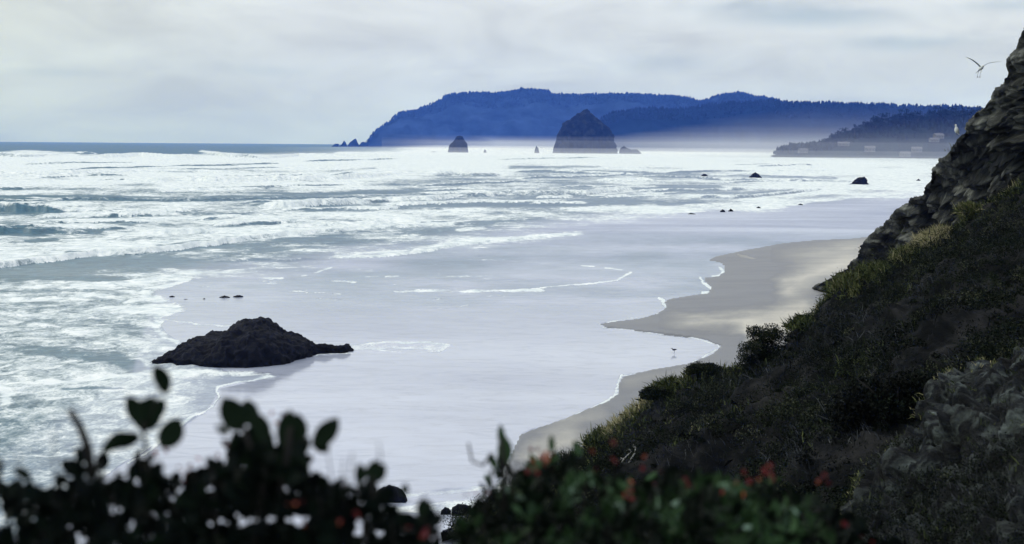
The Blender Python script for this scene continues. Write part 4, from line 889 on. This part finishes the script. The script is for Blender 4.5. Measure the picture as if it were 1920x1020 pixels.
# bare pale branches
def branch(pts, D, r, label, seed, side=True):
    P_ = [Vector(atd(a, b, D)) for a, b in pts]; base = P_[0].copy(); r_ = random.Random(seed)
    mb = MB(); loc = [p - base for p in P_]; mb.tube(loc, [r * (1 - .7 * i / (len(loc) - 1)) for i in range(len(loc))], 6)
    if side:
        L = (P_[-1] - P_[0]).length
        for i in range(1, len(loc)):
            for q in range(2):
                d = Vector((r_.uniform(-1, 1), r_.uniform(-.5, .5), r_.uniform(-.2, 1))).normalized() * L * r_.uniform(.1, .28); mb.tube([loc[i], loc[i] + d * .6, loc[i] + d + Vector((0, 0, .1 * L * r_.uniform(-1, 1)))], [r * .45, r * .3, r * .15], 5)
    o = mb.build('dead_branch', M['twig']); o.location = base; tag(o, label, 'branch', 'bare pale branches on the slope')
branch([(1337, 853), (1338, 830), (1333, 812), (1331, 797)], 40, .030, 'upright bleached stick low on the left of the slope', 1)
branch([(1528, 845), (1510, 830), (1495, 815), (1475, 808), (1455, 790)], 36, .028, 'pale crooked branch lying across the lower slope', 2)
branch([(1832, 690), (1830, 665), (1822, 650), (1820, 630)], 36, .040, 'whitest upright forked branch above the near outcrop', 3)
branch([(1850, 700), (1880, 690), (1838, 672), (1835, 655)], 36, .022, 'thin bent branch beside the whitest forked one', 4)
branch([(1750, 640), (1745, 620), (1765, 600), (1780, 575)], 42, .022, 'grey branching twig on the upper right slope', 5)
branch([(1800, 600), (1830, 580), (1860, 555), (1900, 545)], 42, .020, 'long grey twig reaching to the right edge of the slope', 6)
branch([(1575, 770), (1560, 752), (1530, 745)], 40, .020, 'short grey twig in the middle of the slope', 7)
branch([(1160, 880), (1170, 860), (1185, 845)], 40, .030, 'pale broken stump at the bottom left of the slope', 8)
branch([(1178, 870), (1190, 850), (1192, 838)], 40, .030, 'second pale broken stump beside the bottom left one', 9)
branch([(1425, 790), (1440, 775), (1450, 760)], 40, .018, 'tiny pale twig above the crooked branch', 10)
branch([(1700, 660), (1730, 650), (1745, 655)], 40, .018, 'thin grey twig left of the grey branching one', 11)

# ------------------------------------------------------------------ birds
def bird_body(mb, L, w, seg=12):
    prof = [(0, .02), (.08, .35), (.25, .85), (.45, 1.0), (.65, .85), (.85, .45), (1.0, .08)]
    mb.tube([(L * (t - .5), 0, 0) for t, _ in prof], [w * r for _, r in prof], seg)
def standing_gull():
    p = atd(1793, 253.5, 69.5)
    t = empty('gull', p, 'white gull standing upright on the edge of the rock cliff', 'gull', 'seabirds'); 
    b = MB(); k = .0265 * 20
    prof = [((.02, 0, .10), .02), ((.01, 0, .16), .07), ((0, 0, .24), .092), ((-.01, 0, .32), .085), ((-.02, 0, .39), .055), ((-.03, 0, .44), .034), ((-.035, 0, .47), .042), ((-.04, 0, .50), .045), ((-.045, 0, .53), .030), ((-.045, 0, .545), .008)]
    b.tube([q for q, _ in prof], [r for _, r in prof], 12); b.build('body', M['gull_white'], t)
    bl = MB(); bl.tube([(-.075, 0, .50), (-.11, 0, .495), (-.135, 0, .482)], [.013, .011, .004], 7); bl.build('bill', M['bill'], t)
    for s in (-1, 1):
        w = MB(); w.tube([(.03, s * .075, .33), (.06, s * .085, .22), (.09, s * .05, .12), (.13, s * .02, .05)], [(.012, .05), (.014, .06), (.012, .04), (.004, .01)], 8); w.build('wing', M['gull_grey'], t)
        l = MB(); l.tube([(0, s * .03, .17), (.005, s * .032, .08), (0, s * .033, 0)], [.012, .007, .007], 6); l.tube([(.01, s * .033, .004), (-.05, s * .045, .004)], [.008, .010], 5); l.tube([(.01, s * .033, .004), (-.045, s * .015, .004)], [.006, .004], 5); l.build('leg', M['leg_pink'], t)
        e = MB(); e.tube([(-.062, s * .036, .508), (-.066, s * .042, .508)], [.006, .002], 6); e.build('eye', M['leg_pink'], t)
    tl = MB(); tl.tube([(.04, 0, .13), (.09, 0, .07), (.13, 0, .02)], [(.03, .012), (.035, .007), (.03, .003)], 8); tl.build('tail', M['gull_white'], t)
    t.scale = (1.05, 1.05, 1.0)
standing_gull()
def flying_gull():
    D = 52; c = Vector(atd(1840, 128, D)); t = empty('gull', c, 'gull gliding in the sky beside the cliff top, wings raised and legs hanging', 'gull', 'seabirds')
    Rv, Uv, Fv = Vector(rt), Vector(up), Vector(fw); s_ = D / F
    def q(px_, py_, dz=0): return Rv * (px_ - 1840) * s_ - Uv * (py_ - 128) * s_ + Fv * dz
    b = MB(); b.tube([q(1839, 131, .30), q(1839, 130, .22), q(1839.5, 128, .08), q(1840, 127.5, -.05), q(1840, 126, -.16), q(1840, 125, -.22), q(1840, 125, -.27)], [.01, .035, .062, .060, .038, .040, .012], 10); b.build('body', M['gull_white'], t)
    bl = MB(); bl.tube([q(1840, 125.5, -.26), q(1840, 126, -.32)], [.012, .004], 6); bl.build('bill', M['bill'], t)
    for pts in ([(1841, 126), (1846, 122.5), (1852, 119), (1860, 117), (1869, 116), (1878, 115)], [(1839, 126), (1835, 121.5), (1830, 117), (1824, 112.5), (1818, 109.5), (1811, 106.5)]):
        w = MB(); n = len(pts); a3 = []; r3 = []
        V = []; chord = [.17, .17, .16, .14, .10, .03]; thick = [.030, .024, .018, .014, .010, .005]
        for (x_, y_), ch, th in zip(pts, chord, thick):
            for (u_, v_) in ((-.5, 0), (-.2, 1), (.5, .15), (-.2, -.6)): V.append(q(x_, y_, u_ * ch + .02) + Uv * v_ * th * .7)
        Fc = [(i * 4 + k, i * 4 + (k + 1) % 4, (i + 1) * 4 + (k + 1) % 4, (i + 1) * 4 + k) for i in range(n - 1) for k in range(4)] + [(0, 1, 2, 3), tuple((n - 1) * 4 + k for k in range(4))]
        w.add(V, Fc); w.build('wing', M['gull_grey'], t)
    tl = MB(); tl.tube([q(1839, 131, .26), q(1838.5, 132, .36), q(1838.5, 132.5, .44)], [(.05, .014), (.07, .010), (.08, .005)], 8); tl.build('tail', M['gull_grey'], t)
    for x_ in (1836.5, 1841):
        l = MB(); l.tube([q(x_ + .8, 131, .1), q(x_ - .5, 137, .14), q(x_ - 1, 143, .16)], [.010, .006, .006], 5); l.tube([q(x_ - 1, 143, .20), q(x_ - .6, 143.6, .12)], [.02, .012], 6); l.build('leg', M['leg_pink'], t)
flying_gull()
def wader():
    p = at(1264, 662, .02); t = empty('shore_bird', p, 'small dark bird wading on the thin mirror of water near the sand', 'shore bird', 'seabirds')
    b = MB(); b.tube([(.13, 0, .20), (.07, 0, .19), (0, 0, .17), (-.06, 0, .18), (-.09, 0, .22), (-.11, 0, .245), (-.135, 0, .25)], [.006, .03, .05, .04, .022, .027, .01], 10); b.build('body', M['wader'], t)
    for s in (-1, 1):
        w = MB(); w.tube([(-.05, s * .04, .20), (.03, s * .052, .20), (.14, s * .02, .20)], [(.008, .02), (.010, .035), (.004, .008)], 7); w.build('wing', M['wader'], t)
        l = MB(); l.tube([(0, s * .02, .14), (.01, s * .02, .07), (0, s * .02, -.02)], [.010, .006, .006], 5); l.build('leg', M['leg_pink'], t)
    bl = MB(); bl.tube([(-.13, 0, .25), (-.19, 0, .235)], [.008, .003], 5); bl.build('bill', M['leg_pink'], t); t.scale = (1.4, 1.4, 1.3)
wader()

# ------------------------------------------------------------------ foreground bushes
def leaf_shape():
    rows = 6; V = []
    for i in range(rows + 1):
        s = i / rows; w = .36 * math.sin(math.pi * s ** .95) ** .6 if 0 < s < 1 else .0
        zc_ = -.18 * (s - .3) ** 2
        for u_, zz in ((-1, .10), (0, 0), (1, .10)): V.append((u_ * w, s, zc_ + zz * w * 2))
    Q = []
    for i in range(rows):
        for k in (0, 1): a = i * 3 + k; Q.append((a, a + 1, a + 4, a + 3))
    return np.array(V), np.array(Q)
LV, LQ = leaf_shape()
def leaf_batch(name, bases, dirs, sizes, tints, mat, parent, seed, nface=0, wid=1.0):
    r_ = np.random.RandomState(seed); n = len(bases); d = dirs / np.linalg.norm(dirs, axis=1)[:, None]
    s = np.cross(d, r_.normal(0, 1, (n, 3)) + np.array([0, 1.2, .6]))
    if nface: s[-nface:] = np.cross(d[-nface:], fw + .25 * r_.normal(0, 1, (nface, 3)))
    s /= np.linalg.norm(s, axis=1)[:, None]; k = np.cross(s, d)
    V = (s[:, None] * LV[None, :, :1] * (wid * r_.uniform(.7, 1.15, n))[:, None, None] + d[:, None] * LV[None, :, 1:2] + k[:, None] * LV[None, :, 2:3]) * sizes[:, None, None] + bases[:, None]
    Q = (LQ[None] + (np.arange(n) * len(LV))[:, None, None]).reshape(-1, 4)
    return mesh_np(name, V.reshape(-1, 3), Q, mat, parent, True, {'tint': np.repeat(np.clip(tints, 0, 1), len(LV))})
def bush(label, x0, x1, env, D0, D1_, n, mat, leafsz, seed, specials=(), reds=0, redenv=None, sprigs=(), group='leafy bushes along the near bluff edge', thin=0.0, tintm=.4, name='shrub'):
    r_ = np.random.RandomState(seed); xm = (x0 + x1) / 2; base = atd(xm, 1180, (D0 + D1_) / 2); base = np.array([base[0], base[1], 12.1 - .1 * base[1]])
    t = empty(name, base, label, 'shrub', group)
    ex = [e[0] for e in env]; ey = [e[1] for e in env]
    B = []; Dr = []; Sz = []; T = []; st = MB()
    ns = max(6, int((x1 - x0) / 16))
    for k in range(ns):                      # stems rising to the envelope, leaves set along them
        x_ = x0 + (k + .5) / ns * (x1 - x0) + r_.uniform(-8, 8); D = r_.uniform(D0, D1_); top = float(np.interp(x_, ex, ey)) + r_.uniform(4, 60)
        root = Vector(base) + Vector((r_.uniform(-.25, .25) + (x_ - xm) / F * D * .7, r_.uniform(-.2, .2), -.05)); tip = Vector(atd(x_, top, D)); midp = (root + tip) / 2 + Vector((r_.uniform(-.05, .05), r_.uniform(-.05, .05), .03))
        pts = [root, (root + midp) / 2, midp, (midp + tip) / 2, tip]; st.tube([p - Vector(base) for p in pts], [.005, .004, .003, .002, .0012], 5)
    for k in range(n):
        x_ = r_.uniform(x0, x1); e = float(np.interp(x_, ex, ey)); y_ = e + (24 if mat == 'leaf_green' else 26) + (1130 - e) * r_.uniform(0, 1) ** .8; D = r_.uniform(D0, D1_)
        if noise3(np.array([x_ / 62.0, y_ / 52.0, seed * 1.7]), 7) > (.46 - thin) and y_ < 1000: continue
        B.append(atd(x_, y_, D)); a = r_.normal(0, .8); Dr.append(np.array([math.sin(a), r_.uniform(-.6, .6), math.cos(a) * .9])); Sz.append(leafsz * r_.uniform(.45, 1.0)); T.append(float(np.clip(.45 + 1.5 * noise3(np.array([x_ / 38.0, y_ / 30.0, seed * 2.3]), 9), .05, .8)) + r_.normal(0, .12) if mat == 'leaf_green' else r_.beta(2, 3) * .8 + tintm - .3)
    for (xa, ya, xb, yb, D, ln) in specials:   # leaves seen one by one: base and tip
        pa, pb = atd(xa, ya, D), atd(xb, yb, D); B.append(pa); Dr.append(pb - pa + fw * .01); Sz.append(np.linalg.norm(pb - pa)); T.append(.75)
    for (pts, D, r) in sprigs:
        st.tube([Vector(atd(a, b, D)) - Vector(base) for a, b in pts], [r * (1 - .5 * i / len(pts)) for i in range(len(pts))], 6)
    B = np.array(B); leaf_batch('foliage', B - base, np.array(Dr), np.array(Sz), np.array(T), M[mat], t, seed, len(specials), .62 if mat == 'leaf_green' else .95)
    st.build('stem', M['stem'], t)
    if reds:
        B = []; Dr = []; Sz = []; T = []
        for k in range(reds):
            cxr, cyr, rr, dd2 = redenv[k % len(redenv)]; B.append(atd(cxr + r_.normal(0, rr * 1.8), cyr + r_.normal(0, rr * 1.3), dd2)); a = r_.normal(0, .9)
            Dr.append(np.array([math.sin(a), r_.uniform(-.4, .4), math.cos(a)])); Sz.append(leafsz * r_.uniform(.18, .36)); T.append(r_.uniform(0, 1))
        o = leaf_batch('young_leaves', np.array(B) - base, np.array(Dr), np.array(Sz), np.array(T), M['leaf_red'], t, seed + 3); o['label'] = 'small reddish young leaves'
    return t
ENV_L = [(-60, 860), (0, 862), (50, 892), (90, 905), (130, 850), (160, 835), (200, 838), (240, 860), (262, 830), (300, 862), (330, 880), (380, 868), (405, 850), (430, 800), (470, 800), (500, 800), (545, 800), (575, 860), (600, 890), (640, 905), (680, 888), (705, 880), (720, 925), (760, 950), (790, 940), (812, 960), (835, 1000), (860, 1010)]
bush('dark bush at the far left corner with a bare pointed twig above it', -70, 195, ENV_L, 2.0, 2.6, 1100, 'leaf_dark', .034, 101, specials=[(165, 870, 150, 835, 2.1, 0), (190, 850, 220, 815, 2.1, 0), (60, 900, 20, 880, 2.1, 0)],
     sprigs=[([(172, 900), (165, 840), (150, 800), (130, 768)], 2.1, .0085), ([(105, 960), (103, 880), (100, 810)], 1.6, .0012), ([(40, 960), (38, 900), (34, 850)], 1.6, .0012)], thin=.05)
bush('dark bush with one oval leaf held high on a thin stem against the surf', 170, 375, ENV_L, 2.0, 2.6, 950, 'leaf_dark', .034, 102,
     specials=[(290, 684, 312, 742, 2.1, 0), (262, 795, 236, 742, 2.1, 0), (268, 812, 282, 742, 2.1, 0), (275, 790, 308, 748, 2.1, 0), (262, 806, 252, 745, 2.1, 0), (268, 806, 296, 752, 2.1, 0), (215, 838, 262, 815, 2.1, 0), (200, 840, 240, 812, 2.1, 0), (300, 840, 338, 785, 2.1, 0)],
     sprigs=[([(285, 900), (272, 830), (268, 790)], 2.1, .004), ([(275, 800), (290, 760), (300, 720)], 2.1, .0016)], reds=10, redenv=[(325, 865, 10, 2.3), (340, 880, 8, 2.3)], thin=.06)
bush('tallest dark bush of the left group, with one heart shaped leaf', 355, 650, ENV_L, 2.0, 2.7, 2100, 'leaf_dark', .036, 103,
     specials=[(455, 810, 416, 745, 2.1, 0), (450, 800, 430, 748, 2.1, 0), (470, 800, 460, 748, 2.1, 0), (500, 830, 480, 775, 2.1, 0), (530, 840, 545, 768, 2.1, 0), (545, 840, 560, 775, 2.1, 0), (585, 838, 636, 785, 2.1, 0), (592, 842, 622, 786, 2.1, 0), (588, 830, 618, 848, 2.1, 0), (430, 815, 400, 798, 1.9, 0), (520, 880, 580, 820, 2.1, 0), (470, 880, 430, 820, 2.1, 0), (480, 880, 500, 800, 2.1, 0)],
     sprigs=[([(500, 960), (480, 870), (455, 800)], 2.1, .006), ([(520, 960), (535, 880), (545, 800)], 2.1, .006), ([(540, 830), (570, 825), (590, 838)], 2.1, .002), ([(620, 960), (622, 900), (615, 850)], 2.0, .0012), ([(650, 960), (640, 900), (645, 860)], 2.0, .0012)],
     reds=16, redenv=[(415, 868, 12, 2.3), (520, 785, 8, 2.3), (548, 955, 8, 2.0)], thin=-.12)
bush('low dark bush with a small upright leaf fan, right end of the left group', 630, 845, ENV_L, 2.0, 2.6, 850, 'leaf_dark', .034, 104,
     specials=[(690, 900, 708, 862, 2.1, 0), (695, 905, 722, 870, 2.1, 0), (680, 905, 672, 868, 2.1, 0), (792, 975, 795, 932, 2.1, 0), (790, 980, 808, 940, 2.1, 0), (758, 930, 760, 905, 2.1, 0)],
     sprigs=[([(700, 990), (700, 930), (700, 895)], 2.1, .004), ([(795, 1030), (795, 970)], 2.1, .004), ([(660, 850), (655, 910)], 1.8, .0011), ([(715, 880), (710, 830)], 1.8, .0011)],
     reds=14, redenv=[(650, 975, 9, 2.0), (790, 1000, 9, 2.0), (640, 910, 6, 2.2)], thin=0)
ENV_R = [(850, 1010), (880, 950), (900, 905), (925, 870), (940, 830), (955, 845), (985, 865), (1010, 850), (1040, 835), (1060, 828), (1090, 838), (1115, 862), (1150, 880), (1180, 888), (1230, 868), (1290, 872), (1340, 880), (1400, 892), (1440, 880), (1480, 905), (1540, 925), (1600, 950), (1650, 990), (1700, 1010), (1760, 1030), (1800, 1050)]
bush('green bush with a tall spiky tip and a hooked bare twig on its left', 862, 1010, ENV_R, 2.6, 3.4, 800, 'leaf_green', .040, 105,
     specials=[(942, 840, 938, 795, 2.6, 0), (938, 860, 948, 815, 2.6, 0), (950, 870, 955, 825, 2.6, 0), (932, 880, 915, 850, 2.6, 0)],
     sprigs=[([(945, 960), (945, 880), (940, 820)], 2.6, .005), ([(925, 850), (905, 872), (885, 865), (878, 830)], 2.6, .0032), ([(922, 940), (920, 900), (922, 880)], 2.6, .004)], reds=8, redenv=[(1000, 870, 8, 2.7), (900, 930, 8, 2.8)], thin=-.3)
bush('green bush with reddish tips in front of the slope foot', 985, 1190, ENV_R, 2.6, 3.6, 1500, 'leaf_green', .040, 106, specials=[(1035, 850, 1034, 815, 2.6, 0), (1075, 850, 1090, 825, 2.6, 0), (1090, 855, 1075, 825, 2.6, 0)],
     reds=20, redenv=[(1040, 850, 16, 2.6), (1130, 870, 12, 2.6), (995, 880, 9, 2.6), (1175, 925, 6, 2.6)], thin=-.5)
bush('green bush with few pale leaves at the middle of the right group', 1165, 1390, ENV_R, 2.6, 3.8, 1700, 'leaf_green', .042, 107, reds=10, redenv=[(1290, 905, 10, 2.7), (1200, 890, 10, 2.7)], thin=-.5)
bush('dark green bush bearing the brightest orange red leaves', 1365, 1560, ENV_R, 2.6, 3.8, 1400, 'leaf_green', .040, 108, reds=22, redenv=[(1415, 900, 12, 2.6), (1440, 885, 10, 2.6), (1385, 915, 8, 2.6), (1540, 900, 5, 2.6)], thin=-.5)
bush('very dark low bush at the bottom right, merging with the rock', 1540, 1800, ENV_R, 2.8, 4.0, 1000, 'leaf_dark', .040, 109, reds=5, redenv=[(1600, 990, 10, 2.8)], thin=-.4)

# ------------------------------------------------------------------ air
def box_obj(name, x0, x1, y0, y1, z0, z1, mat, label, cat):
    V = [(x, y, z) for x in (x0, x1) for y in (y0, y1) for z in (z0, z1)]
    o = mesh_np(name, np.array(V), np.array([(0, 1, 3, 2), (4, 6, 7, 5), (0, 4, 5, 1), (2, 3, 7, 6), (0, 2, 6, 4), (1, 5, 7, 3)]), mat, None, False); return tag(o, label, cat, None, 'stuff')
def volmat(name, colr, density, absw=1.0, g=0.0):
    m = bpy.data.materials.new(name); m.use_nodes = True; t = m.node_tree; t.nodes.clear()
    v = t.nodes.new('ShaderNodeVolumePrincipled'); v.inputs['Color'].default_value = (*colr, 1); v.inputs['Absorption Color'].default_value = (absw, absw, absw, 1)
    v.inputs['Density'].default_value = density; v.inputs['Anisotropy'].default_value = g
    o = t.nodes.new('ShaderNodeOutputMaterial'); t.links.new(v.outputs[0], o.inputs['Volume']); return m
XH = 60000
box_obj('haze', -XH, XH, -3200, 14200, -4.5, 300, volmat('blue_air', (.10, .25, 1.0), 0.82e-4), 'blue sea air thickening toward the headland', 'haze')
mistm = [(-250, 2700, 1300, 4600, 4, 3e-4), (-250, 2700, 1400, 4600, 9, 3e-4)] + [(-280, 900, 3000, 4900, z, .35e-4) for z in (18, 22, 27, 34)] + [((-150, -50, 170, 240, 320, 420)[k], 2700, 1500 + 90 * k, 4500, z, d) for k, (z, d) in enumerate(((19, .9e-4), (24, 1.0e-4), (31, .9e-4), (40, .8e-4), (52, .6e-4), (72, .5e-4)))] + \
        [(150 + 50 * k, 1300, 700 + 80 * k, 1990, z, d) for k, (z, d) in enumerate(((18, .7e-4), (23, .5e-4), (29, .35e-4), (36, .25e-4), (46, .2e-4)))]
for i, (a, b, c, d, zt, dn) in enumerate(mistm):
    box_obj('sea_mist', a, b, c + i * 3, d - i * 3, .9 + .01 * i, zt, volmat('spray_mist', (.90, .92, 1.0), dn, 1.0, .2), 'pale lavender spray drifting over the surf below the hills', 'mist')
